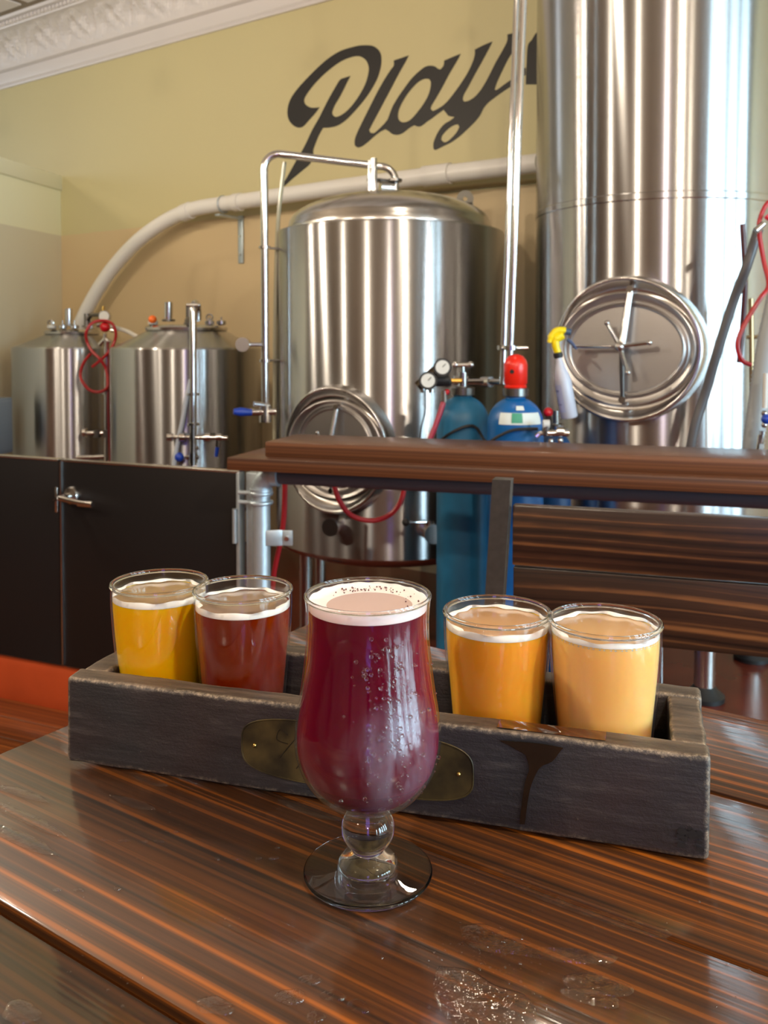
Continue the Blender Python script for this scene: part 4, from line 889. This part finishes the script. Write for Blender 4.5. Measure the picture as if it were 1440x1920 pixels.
for k in (.05, .35, 1.38, 2.3): 
    q = pA + cd*k + Vector((0, 0, pz_+.031)); MB().box(q, (.05, .08, .008), rz=crz).build('saddle_plate', GALV, pf)
# clamp rings and bracket on the post
for z in (zat(945, 2.85), zat(927, 2.85)):
    MB().tube([Vector((pA.x, pA.y, z)) + Vector((math.cos(a)*.034, math.sin(a)*.034, 0)) for a in [2*PI*i/24 for i in range(24)]], .007, 10, closed=True).build('clamp_ring', GALV, pf)
    MB().tube([Vector((pA.x-.033, pA.y, z)), Vector((pA.x-.075, pA.y+.01, z))], .007, 10).build('clamp_arm', GALV, pf)
zbk = zat(1010, 2.85)
MB().box((pA.x+.045, pA.y-.02, zbk), (.055, .005, .052), rz=.12, bev=.002).build('bracket', GALV, pf)
MB().box((pA.x+.088, pA.y-.018, zbk), (.036, .006, .050), rz=-.12, bev=.002).build('bracket', GALV, pf)
MB().cyl((pA.x+.088, pA.y-.035, zbk), (pA.x+.088, pA.y, zbk), .008, 8).build('bracket_bolt', CHROME, pf)
# red hoses under the counter
tag(MB().tube(smooth_path([P(x, y, 3.3) for x, y in ((624, 880), (628, 915), (640, 945), (662, 968), (700, 976), (735, 962), (755, 930), (758, 880))], 6), .0095, 10).build('red_hose', REDH), 'red hose hanging in a loop under the drink rail', 'hose')
tag(MB().tube(smooth_path([P(x, y, 3.2) for x, y in ((535, 880), (533, 960), (527, 1010), (512, 1090), (508, 1200))], 5), .0095, 10).build('red_hose', REDH), 'red hose hanging straight down behind the galvanised post', 'hose')
tag(MB().tube([P(1238, 1197, 3.2), P(1300, 1208, 3.2)], .008, 8).cyl(P(1240, 1208, 3.2), P(1240, 1400, 3.2)*1.0, .004, 8).build('low_rail', CHROME), 'low slim steel rail near the floor under the bench back', 'rail')

# ================================================================== BENCH
bY = 1.34
bn = thing('high_bench', 'dark wooden high bench with a steel post and plank back', 'bench', (XY(962, bY), bY, 0), crz)
bxp = XY(962, bY)
def bl(px, py, Y=bY):
    q = P(px, py, Y) - Vector((bxp, bY, 0)); return Vector((q.dot(cd), q.dot(cn), q.z))
zt0 = zat(945, bY); zt1 = zat(1056, bY); zt2 = zat(1060, bY); zt3 = zat(1184, bY)
MB().box((0, 0, 0), (1.3, .022, zt0-zt1), bev=.002).build('back_plank', BENCHW, bn, loc=(.652, .0, (zt0+zt1)/2))
MB().box((0, 0, 0), (1.3, .022, zt2-zt3), bev=.002).build('back_plank', BENCHW, bn, loc=(.653, .003, (zt2+zt3)/2))
zp1 = zat(896, bY)
for x in (-.0165, 1.32):
    xs = x
    m = MB(); a = Vector((xs+.004, -.012, zp1)); b = Vector((xs-.028, .02, .72)); e = Vector((xs-.028, .02, .012))
    for p, q_ in ((a, b), (b, e)):
        v = []
        for c_ in (p, q_):
            for dx, dy in ((-.014, -.014), (.014, -.014), (.014, .014), (-.014, .014)): v.append(c_ + Vector((dx, dy, 0)))
        m.add(v, [(0, 1, 2, 3), (7, 6, 5, 4), (0, 4, 5, 1), (1, 5, 6, 2), (2, 6, 7, 3), (3, 7, 4, 0)])
    m.build('post', RAW, bn, smooth=0)
    MB().box((xs-.028, -.36, .36), (.028, .028, .70), bev=.002).build('front_leg', RAW, bn)
MB().box((.65, -.17, .735), (1.36, .42, .03), bev=.004).build('seat', BENCHW, bn)
MB().box((.65, -.36, .25), (1.33, .022, .022)).build('foot_rail', RAW, bn)

# ================================================================== TABLE
TZ = 1.07
tpl = thing('high_table', 'high table of varnished dark brown planks with wet spots', 'table', R(0, 0, 0), ROOMZ)
def st_(px, py, z=TZ):
    q = PZ(px, py, z) - O; return q.dot(WV), q.dot(NV)
sL0, tL0 = st_(30, 1398); sL1, tL1 = st_(545, 1185); sR, tR = st_(1323, 1325); sR2, tR2 = st_(1440, 1347)
sLeft = (sL0+sL1)/2; tBack = (tR+tR2)/2
tA = (st_(0, 1701)[1] + st_(369, 1920)[1])/2; tBn = (st_(807, 1594)[1] + st_(1262, 1750)[1])/2; tCn = st_(1370, 1493)[1]
print('TABLE', sLeft, tBack, 'gaps', tCn, tBn, tA, sL0, sL1, tR, tR2)
cuts = [tBack, tCn, tBn, tA, tA + .15, tA + .30, tA + .45]
sRight = sLeft + 1.5
for a, b in zip(cuts[:-1], cuts[1:]):
    g_ = .0022 if abs(a-tA) > 1e-6 and abs(b-tA) > 1e-6 else .0030; w_ = b-a-2*g_
    # local frame of the table: x along WV, y = -t
    dz = random.uniform(-.0006, .0002)
    MB().box((0, 0, 0), (sRight-sLeft, w_, .038), bev=.0012).build('plank', TABLEW, tpl, loc=((sLeft+sRight)/2, -(a+b)/2, TZ-.019+dz))
MB().box(((sLeft+sRight)/2, -(cuts[0]+cuts[-1])/2, TZ-.055), (sRight-sLeft-.1, cuts[-1]-cuts[0]-.1, .028)).build('under_frame', RAW, tpl)
for s_ in (sLeft+.25, sRight-.25):
    MB().cyl((s_, -(cuts[0]+cuts[-1])/2, .02), (s_, -(cuts[0]+cuts[-1])/2, TZ-.06), .04, 24).build('pedestal', RAW, tpl)
    MB().lathe([(.25, .0015), (.25, .012), (.06, .03), (.001, .03)], 40, (s_, -(cuts[0]+cuts[-1])/2, .021)).build('pedestal_foot', BLACK, tpl)

# ================================================================== FLIGHT TRAY
fl0 = PZ(125, 1430, TZ); fl1 = PZ(1331, 1620, TZ); td = fl1-fl0; TL = td.length; td.normalize(); tn = Vector((-td.y, td.x, 0)); trz = math.atan2(td.y, td.x)
TH = .0625; TD = .112; EW = .019
print('TRAY', TL, TD, TH)
tray = thing('flight_tray', 'worn dark wooden tray box holding four taster glasses', 'tray', fl0, trz)
def board(name, c, d, bev=.003, jit=.0006):
    m = MB(); bm = bmesh.new(); bmesh.ops.create_cube(bm, size=1)
    for v in bm.verts: v.co = Vector((v.co.x*d[0], v.co.y*d[1], v.co.z*d[2]))
    bmesh.ops.bevel(bm, geom=bm.edges[:], offset=bev, segments=3, affect='EDGES', profile=.6)
    ln = max(d); cuts_ = 40
    for i in range(1, cuts_):
        ax_ = 0 if d[0] >= d[1] else 1; no = Vector((1, 0, 0)) if ax_ == 0 else Vector((0, 1, 0))
        bmesh.ops.bisect_plane(bm, geom=bm.verts[:]+bm.edges[:]+bm.faces[:], plane_co=no*(d[ax_]*(i/cuts_-.5)), plane_no=no)
    from mathutils import noise
    for v in bm.verts:
        n_ = noise.noise_vector((v.co+Vector(c))*70); edge = 1.0
        v.co += Vector((n_.x, n_.y, n_.z*.8))*jit*1.8
    bm.verts.index_update()
    m.add([v.co for v in bm.verts], [[v.index for v in f.verts] for f in bm.faces]); bm.free()
    return m.build(name, TRAYW, tray, loc=c, smooth=40)
board('front_board', (TL/2, EW/2, TH/2+.0015), (TL, EW, TH), .0035)
board('rear_board', (TL/2, TD-EW/2, TH/2+.0015), (TL, EW, TH), .004)
board('end_board', (.0115, TD/2, TH/2+.001), (.021, TD-2*EW-.0006, TH-.001), .003)
board('end_board', (TL-.0115, TD/2, TH/2+.001), (.021, TD-2*EW-.0006, TH-.001), .003)
board('bottom_board', (TL/2, TD/2, .0058), (TL-.046, TD-2*EW-.001, .008), .001)
# brass plate let into the front
def fl_(px, py, off=0.0):
    d = ray(px, py); k = ((fl0 - tn*off - CAM).dot(tn))/d.dot(tn); p = CAM + d*k - fl0; return p.dot(td), p.z
xa, _ = fl_(456, 1395); xb, _ = fl_(886, 1450); xm, zm = (xa+xb)/2, .0335
_, ztp = fl_(670, 1362); _, zbt = fl_(670, 1485)
hw_ = (xb-xa)/2; hh_ = .0205
def stad(hw, hh, n=16, k=.72):
    out = []
    for i in range(64):
        a = 2*PI*i/64; c_, s__ = math.cos(a), math.sin(a)
        e = .55
        out.append((hw*abs(c_)**e*(1 if c_ >= 0 else -1), hh*abs(s__)**e*(1 if s__ >= 0 else -1)))
    return out
def plate(hw, hh, y0, y1, m, name, parent, bevel=0):
    pts = stad(hw, hh); n = len(pts)
    mb = MB().add([(xm+x, y0, zm+z) for x, z in pts] + [(xm+x, y1, zm+z) for x, z in pts], [tuple(range(n)), tuple(range(2*n-1, n-1, -1))] + [(i, (i+1) % n, (i+1) % n+n, i+n) for i in range(n)])
    return mb.build(name, m, parent, smooth=40)
pl = plate(hw_, hh_, -.0012, .002, BRASS, 'brass_plate', tray)
npt = stad(hw_+.0006, hh_+.0006)
MB().tube([(xm+x, -.0010, zm+z) for x, z in npt], .0006, 6, closed=True).build('plate_rim', BRASS, pl)
for x_ in (fl_(479, 1392)[0], fl_(861, 1446)[0]): MB().ball((x_, -.0014, zm), .0015, 12).build('plate_nail', BRASSK, pl)
def scroll(pts, r=.00035): MB().tube(smooth_path([(xm+x, -.00125, zm+z) for x, z in pts], 5), r, 5).build('engraving', ENGR, pl)
scroll([(-.052, -.006), (-.044, .004), (-.036, .012), (-.030, .006), (-.036, .002)]); scroll([(-.040, -.012), (-.030, .002), (-.022, .012)]); scroll([(-.046, .010), (-.052, .013), (-.054, .006), (-.046, .004)])
scroll([(-.018, .012), (-.024, -.008), (-.016, -.010)]); scroll([(.052, .010), (.044, .002), (.038, -.010)]); scroll([(.046, -.008), (.052, .000), (.058, .006)]); scroll([(-.010, .002), (-.002, .008), (.004, -.004), (.012, .006)])
# spilled beer: wet film on the rail and a drip down the front
DRIP = plain('wet_dark_stain', srgb(30, 19, 12), .2, coat=.2)
dp = [(935, 1388), (962, 1402), (985, 1415), (992, 1440), (985, 1465), (979, 1500), (974, 1545), (984, 1546), (990, 1500), (997, 1470), (1012, 1440), (1035, 1428), (1048, 1412), (1056, 1402), (1010, 1394)]
dq = [fl_(x, y, .0008) for x, y in dp]; dq = [(x, min(z, TH-.002)) for x, z in dq]
rp = rounded(dq); tri = tessellate_polygon([[Vector((p.x, p.y, 0)) for p in rp]])
MB().add([(p.x, -.0009, p.y) for p in rp], [tuple(t) for t in tri]).build('drip_stain', DRIP, tray, smooth=0)
wq = [fl_(930, 1360)[0], fl_(1135, 1380)[0]]
gr = []
for j in range(7):
    v_ = j/6; row = []
    for i in range(41):
        u = i/40; e = math.sin(PI*u)**.4
        row.append((wq[0]+(wq[1]-wq[0])*u, .0035 + .0125*v_ , TH+.0022 + .0006*math.sin(u*19+v_*5)*e*math.sin(PI*v_)))
    gr.append(row)
MB().sheet(gr).build('wet_film', plain('beer_film', srgb(70, 40, 24), .06, coat=1), tray)
# knot hole at the lower right corner
kx, kz = fl_(1300, 1568)
gm = MB(); rk = random.Random(3)
for i in range(16):
    cx_, cz_ = kx + rk.gauss(-.002, .005), kz + rk.gauss(0, .0032); cx_ = min(cx_, TL-.006); r_ = rk.uniform(.0008, .0028); n_ = 9
    pts = [(cx_ + r_*rk.uniform(.5, 1.3)*1.3*math.cos(2*PI*j/n_), -.0009-.00005*i, cz_ + r_*rk.uniform(.5, 1.2)*math.sin(2*PI*j/n_)) for j in range(n_)]
    gm.add(pts, [tuple(range(n_))])
gm.build('gouge', plain('gouged_wood', srgb(18, 16, 15), .6), tray, smooth=0)

# ================================================================== TASTER GLASSES
def taster(px, label, liquid, lev, fog, topc, rs=1.0):
    d = ray(px, 1200); # where the column px meets the tray's middle line
    y_in = EW + (TD-2*EW)/2
    base_ = fl0 + tn*y_in; k = ((base_-CAM).dot(tn))/Vector((d.x, d.y, 0)).dot(tn); pos = CAM + Vector((d.x, d.y, 0))*k
    t = thing('taster_glass', label, 'glass', (pos.x, pos.y, TZ+.0105))
    H = .1135
    out = [(.0001, 0), (.0270, 0), (.0288, .0015), (.0292, .006), (.0312, .028), (.0335, .055), (.0356, .078), (.0367, .094), (.0370, .104), (.0368, .1105)]
    out = [(r*rs, z) for r, z in out]
    inn = [(r-.0016, z) for r, z in out[3:][::-1]]; inn = [(r, z) for r, z in inn if z > .009] + [(out[3][0]-.004, .009), (.0001, .0085)]
    prof = out + inn
    MB().lathe(prof, 72).build('glass_wall', fog, t, smooth=60)
    rt = MB(); rr = (.0368-.0009)*rs
    rt.tube([(rr*math.cos(a), rr*math.sin(a), .1118) for a in [2*PI*i/72 for i in range(72)]], .0017, 12, closed=True); rt.build('rim', GSOLID, t)
    def rin(z):
        for (ra, za_), (rb_, zb__) in zip(out[:-1], out[1:]):
            if za_ <= z <= zb__: return ra+(rb_-ra)*(z-za_)/(zb__-za_)-.0018
        return .035*rs
    lv = [(.0001, .0092)] + [(rin(z), z) for z in (.0095, .028, .055, .078, .094) if z < lev-.003] + [(rin(lev-.0015), lev-.0015), (rin(lev)-.0002, lev), (.0001, lev)]
    MB().lathe(lv, 64).build('beer', liquid, t, smooth=50)
    MB().lathe([(.0001, lev+.0003), (rin(lev)*.93, lev+.0003), (rin(lev)*.95, lev+.0001)], 64).build('thin_foam_film', beer('film_'+liquid.name, topc, (1, .6, .4), rough=.12, sss=.5, scale=.004, spec=.6), t)
    ro = rin(lev)
    fm = MB(); seg = 96; g = []
    for k_, (fr, fz) in enumerate(((1.0, -.0026), (1.0, .0012), (.985, .0019), (.955, .0014), (.93, .0004))):
        row = []
        for j in range(seg+1):
            a = 2*PI*j/seg; w = 1 if k_ < 2 else 1 - .02*(k_-1)*(math.sin(a*5+px)+.6*math.sin(a*13+px*2))
            z = lev+fz + (.0005*math.sin(a*9+px) if 0 < k_ < 4 else 0)
            row.append((ro*min(1, fr*w if k_ > 1 else fr)*math.cos(a), ro*min(1, fr*w if k_ > 1 else fr)*math.sin(a), z))
        g.append(row)
    fm.sheet(g).build('foam_ring', FOAM, t, smooth=60)
    return t
tg1 = taster(300, 'taster glass of golden yellow beer at the left end of the tray', B_GOLD, .1035, GL, srgb(168, 128, 84))
tg2 = taster(456, 'taster glass of dark amber beer, second from the left', B_AMB, .1020, GL_FOG, srgb(150, 116, 92))
tg3 = taster(932, 'taster glass of hazy orange beer just right of the stemmed glass', B_ORG, .1045, GL, srgb(214, 150, 104))
tg4 = taster(1134, 'taster glass of pale peach orange beer at the right end of the tray', B_PALE, .1060, GL_FOG, srgb(224, 160, 106))

# ================================================================== TULIP GLASS
tp = PZ(690, 1636, TZ)
tu = thing('tulip_glass', 'stemmed tulip glass of deep crimson beer in front of the tray', 'glass', (tp.x, tp.y, TZ+.0006))
out = [(.0085, .0380), (.0140, .0392), (.0200, .0420), (.0300, .0492), (.0378, .0600), (.0415, .0710), (.0424, .0790), (.0421, .0870), (.0408, .0960), (.0388, .1080), (.0368, .1230), (.0356, .1360), (.0352, .1460), (.0356, .1560), (.0362, .1610)]
inn = [(r-.0014, z+(.0016 if z < .06 else 0)) for r, z in out[::-1]][:-1] + [(.0001, .0400)]
def catm(pr, n=5):
    V_ = smooth_path([Vector((r, z, 0)) for r, z in pr], n); return [(max(.0001, v.x), v.y) for v in V_]
oc = catm(out); ic = catm(inn)
MB().lathe([(.0001, .0376)] + oc + ic, 96).build('bowl', GL_TULIP, tu, smooth=60)
MB().tube([((.0355)*math.cos(a), .0355*math.sin(a), .1622) for a in [2*PI*i/96 for i in range(96)]], .0012, 12, closed=True).build('rim', GSOLID, tu)
stem = [(.0001, .0360), (.0085, .0374), (.0098, .0368), (.0125, .0345), (.0146, .0305), (.0152, .0262), (.0146, .0220), (.0128, .0182), (.0104, .0157), (.0092, .0143), (.0092, .0135), (.0104, .0126), (.0142, .0102), (.0166, .0075), (.0171, .0058), (.0166, .0046), (.0176, .0040), (.0250, .0032), (.0330, .0026), (.0366, .0022), (.0374, .0014), (.0370, .0004), (.0355, .0), (.0001, .0004)]
MB().lathe([stem[0]] + catm(stem[1:-1], 4) + [stem[-1]], 96).build('stem_and_foot', GSOLID, tu, smooth=70)
lv = .1550
def rin(z):
    best = min(range(len(oc)-1), key=lambda i: abs((oc[i][1]+oc[i+1][1])/2 - z)); return oc[best][0]-.0016
bq = [(.0001, .0412)] + [(max(.0005, r-.0016), z+(.0019 if z < .06 else 0)) for r, z in oc if z < lv-.001 and r > .012] + [(rin(lv), lv), (.0001, lv)]
MB().lathe(bq, 96).build('beer', B_RED, tu, smooth=50)
fz = .1595; ro = rin(lv); ro2_ = rin(fz)
g = []
for k_, (fr, z) in enumerate(((1.0, lv+.0001), (1.0, lv+.002), (1.0, fz), (.985, fz+.0010), (.95, fz+.0003), (.88, fz-.0010), (.78, fz-.0016), (.5, fz-.0017), (.01, fz-.0017))):
    row = []
    for j in range(97):
        a = 2*PI*j/96; w = 1 + (0 if k_ < 3 or k_ > 7 else .02*math.sin(a*3+k_)+.01*math.sin(a*11))
        rr = (ro if k_ < 2 else ro2_)*min(1, fr*w); row.append((rr*math.cos(a), rr*math.sin(a), z + (.0003*math.sin(a*17+k_) if 1 < k_ < 6 else 0)))
    g.append(row)
MB().sheet(g).build('foam', FOAMP, tu, smooth=60)
MB().lathe([(.0001, fz-.0013), (.020, fz-.0013), (.0245, fz-.0016)], 48, (.001, -.004, 0)).build('flat_beer_patch', plain('thin_foam', srgb(196, 170, 166), .25), tu)
bub = MB()
for i in range(60):
    a = random.gauss(1.45, .75); r_ = random.uniform(.62, .9)*ro2_; bub.ball((r_*math.cos(a), r_*math.sin(a), fz-.0006), random.uniform(.0002, .0006), 6)
bub.build('foam_bubbles', plain('dark_bubble', srgb(90, 60, 60), .2), tu)['kind'] = 'stuff'
# droplets of condensation on the bowl
dr = MB()
def surf(z, a):
    r_ = rin(z)+.0017; return Vector((r_*math.sin(a), -r_*math.cos(a), z))
for i in range(210):
    z = random.uniform(.05, .15); a = random.gauss(.45, .45)
    if i < 100: a = .25 + .22*math.sin(z*160) + random.gauss(0, .05); z = random.uniform(.08, .145)
    rr = random.choice([.0004, .0005, .0007, .0011]); dr.ball(surf(z, a), rr, 8)
dr.build('condensation', solid_glass('dew', 1.33), tu)['kind'] = 'stuff'

# ================================================================== WATER AND DENT GLINTS ON THE TABLE
def drop(px, py, rx, ry, h=.0012, rot=0, lab=None, seed=0):
    p = PZ(px, py, TZ+.0002); seg = 28; rnd = random.Random(seed+int(px))
    ph = [rnd.uniform(0, 6) for _ in range(3)]; prof = [(1, 0), (.96, .45), (.85, .8), (.6, 1), (.3, 1.02), (.01, 1.0)]
    vs = []; fs = []
    for (r, z) in prof:
        for j in range(seg):
            a = 2*PI*j/seg; w = 1 + .14*math.sin(2*a+ph[0]) + .08*math.sin(3*a+ph[1]) + .05*math.sin(5*a+ph[2])
            x, y = rx*r*w*math.cos(a), ry*r*w*math.sin(a); vs.append((x*math.cos(rot)-y*math.sin(rot), x*math.sin(rot)+y*math.cos(rot), z*h))
    for i in range(len(prof)-1):
        for j in range(seg): fs.append((i*seg+j, i*seg+(j+1) % seg, (i+1)*seg+(j+1) % seg, (i+1)*seg+j))
    fs.append(tuple(range(seg))[::-1]); fs.append(tuple((len(prof)-1)*seg+j for j in range(seg)))
    o = MB().add(vs, fs).build('water_drop', WATER, loc=p, smooth=60)
    return o
WD = [(195, 1576, 2.0, 1.2), (232, 1577, 3.6, 1.4), (272, 1578, 2.0, 1.2), (299, 1578, 3.0, 1.3), (313, 1560, 1.6, .9), (330, 1560, 1.8, 1.0), (407, 1611, 2.0, 1.2), (442, 1611, 3.6, 1.4), (485, 1610, 2.0, 1.2), (513, 1610, 3.0, 1.3), (108, 1669, 2.4, 1.3), (148, 1669, 3.0, 1.4), (220, 1667, 2.4, 1.6), (520, 1590, 1.8, 1.0)]
DL = ['faint drop at the left end of the four-drop row under the tray corner', 'wide drop second from left in the four-drop row', 'small drop third from left in the four-drop row', 'wide drop at the right end of the four-drop row',
      'tiny drop just above the right end of the four-drop row', 'tiny drop at the far upper right of the four-drop row', 'small drop at the left end of the row beside the glass foot', 'wide drop second in the row beside the glass foot',
      'small drop third in the row beside the glass foot', 'wide drop closest to the left edge of the glass foot', 'leftmost of three drops above the left plank joint', 'middle one of three drops above the left plank joint', 'whitish rightmost of three drops above the left plank joint', 'tiny lone drop above the row beside the glass foot']
for i, (x, y, a, b) in enumerate(WD):
    o = drop(x, y, a*.001, b*.001, .0010)
    tag(o, DL[i], 'water drop', 'small water drops left of the stemmed glass')
BD = [(403, 1886, .0085, .006, 'round water drop near the bottom edge left of centre'), (40, 1898, .009, .007, 'brown tinted water drop in the bottom left corner'), (545, 1870, .007, .005, 'faint round water drop left of the white foamy drops'),
      (582, 1838, .0055, .0035, 'foamy water drop nearest the glass foot in a short row'), (625, 1868, .006, .0035, 'foamy water drop in the middle of a short row'), (672, 1888, .006, .0035, 'foamy water drop at the right end of a short row'), (592, 1908, .005, .0032, 'foamy water drop at the bottom edge of the picture'),
      (1118, 1846, .015, .008, 'large flat water drop at the lower right'), (1110, 1870, .012, .006, 'flat water drop just below the large one at lower right')]
for i, (x, y, a, b, lb) in enumerate(BD):
    o = drop(x, y, a, b, .0011 if i > 6 else .0016, rot=-.3, seed=i); tag(o, lb, 'water drop')
def puddle(pts, h, lab, m=WATER):  # makes real puddles, and films that stand in for reflections in dents
    w = [PZ(x, y, TZ+.0001) for x, y in rounded(pts)]; c = sum(w, Vector())/len(w); n = len(w)
    vs = [(p-c) for p in w] + [(p-c)*.93 + Vector((0, 0, h*1.7)) for p in w] + [(p-c)*.75 + Vector((0, 0, h*2)) for p in w]
    fs = [(i, (i+1) % n, (i+1) % n+n, i+n) for i in range(n)] + [(i+n, (i+1) % n+n, (i+1) % n+2*n, i+2*n) for i in range(n)] + [tuple(range(2*n, 3*n)), tuple(range(n))[::-1]]
    o = MB().add(vs, fs).build('puddle', m, loc=c, smooth=60); tag(o, lab, 'puddle'); return o
puddle([(862, 1736), (905, 1735), (960, 1760), (1020, 1782), (1090, 1786), (1160, 1795), (1140, 1808), (1060, 1805), (980, 1792), (900, 1782), (868, 1765)], .0009, 'long thin puddle right of the glass foot')
puddle([(940, 1634), (985, 1648), (1040, 1672), (1110, 1695), (1180, 1722), (1262, 1752), (1240, 1760), (1170, 1742), (1100, 1718), (1020, 1690), (960, 1662)], .0009, 'narrow wet streak along the plank joint below the tray')
puddle([(820, 1812), (880, 1820), (930, 1850), (990, 1870), (1010, 1905), (960, 1930), (880, 1935), (830, 1900), (812, 1850)], .0008, 'rippled puddle catching gold light at the bottom of the picture')
puddle([(0, 1474), (30, 1478), (75, 1494), (92, 1505), (60, 1500), (0, 1482)], .0007, 'thin film shaped as a dent glint near the left edge, topmost of three')  # reflection in a table dent, modelled as a thin film
puddle([(0, 1506), (40, 1522), (90, 1545), (127, 1570), (90, 1562), (40, 1540), (0, 1520)], .0007, 'thin film shaped as a dent glint near the left edge, middle of three')  # another dent reflection laid on as a film
puddle([(0, 1548), (50, 1566), (95, 1590), (112, 1605), (60, 1596), (0, 1568)], .0007, 'thin film shaped as a dent glint near the left edge, lowest of three')  # lowest dent reflection, also shaped as a film
puddle([(203, 1492), (235, 1496), (275, 1508), (293, 1518), (262, 1518), (225, 1506)], .0007, 'short film shaped as a dent glint below the left end of the tray')  # light caught in a dent, built as a raised film
puddle([(243, 1450), (280, 1458), (316, 1474), (292, 1474), (262, 1464)], .0007, 'small film shaped as a dent glint touching the shadow of the tray')  # film put in for the glint of a small dent
puddle([(520, 1500), (560, 1505), (610, 1520), (640, 1530), (655, 1540), (600, 1535), (550, 1520)], .0008, 'wet patch between the tray and the stemmed glass')
md = MB()
for i in range(260):
    a = random.random()
    x, y = (random.gauss(900, 60), random.gauss(1790, 30)) if i < 90 else ((random.gauss(930, 60), random.gauss(1880, 25)) if i < 170 else (random.uniform(0, 1440), random.uniform(1500, 1900)))
    if 555 < x < 815 and 1560 < y < 1715: continue
    p = PZ(x, y, TZ+.0001); r_ = random.choice([.0004, .0006, .0009]); md.lathe([(r_, 0), (r_*.85, r_*.4), (r_*.4, r_*.62), (.0001, r_*.65)], 8, p)
o = md.build('fine_water_droplets', WATER); o['kind'] = 'stuff'; o['label'] = 'fine scattered water droplets on the table top'; o['category'] = 'droplets'

# ================================================================== REST OF THE ROOM (reflected in the steel)
PL = ['bare bulb pendant lamp hanging farthest left above the black panels', 'bare bulb pendant lamp hanging above the two small tanks and gate', 'bare bulb pendant lamp hanging in the left part of the taproom', 'bare bulb pendant lamp hanging closest to the painted wall above the counter',
      'bare bulb pendant lamp hanging behind the camera to the left', 'bare bulb pendant lamp hanging just behind and right of the high table', 'bare bulb pendant lamp hanging farthest behind the camera near the far wall', 'bare bulb pendant lamp hanging by the street window near the lettered wall', 'bare bulb pendant lamp hanging by the street window far behind the camera']
for i, (s_, t_) in enumerate(LAMPS):
    p = R(s_, t_, LAMP_Z); lt = thing('pendant_lamp', PL[i], 'lamp', p, group='pendant lamps over the taproom')
    MB().lathe([(.001, .07), (.045, .072), (.05, .10), (.03, .14), (.012, .16), (.001, .16)], 24).build('lamp_holder', SHADE, lt)
    MB().cyl((0, 0, .15), (0, 0, CEIL-LAMP_Z-.01), .006, 8).build('cord', BLACK, lt)
    lamp_light(p + Vector((0, 0, -.02)), 12 if (s_, t_) == (4.8, 1.9) else (150 if s_ in (5.0, 7.6, 7.4) else (62 if s_ < 1 else 84)))
for s_, t_ in ((8.4, 5.4), (9.6, 4.6), (6.2, 7.4), (4.0, 7.4)):
    tag(MB().box(R(s_, t_, CEIL/2), (.28, .28, CEIL-.02), rz=ROOMZ, bev=.01).build('column', plain('dark_column', srgb(70, 52, 42), .5)), 'square brown column in the taproom behind the camera', 'column', 'columns behind the camera')
vs_ = thing('violet_glow', 'tall violet glow panel added unseen behind the camera', 'light panel', (.05, -1.9, 0))  # glowing panel added out of view for violet streaks in the steel
MB().box((0, 0, 1.75), (.34, .05, 1.5), bev=.01).build('lit_panel', VIOLET, vs_); MB().box((0, -.03, .95), (.2, .06, 1.88), bev=.01).build('glow_panel_post', BLACK, vs_)
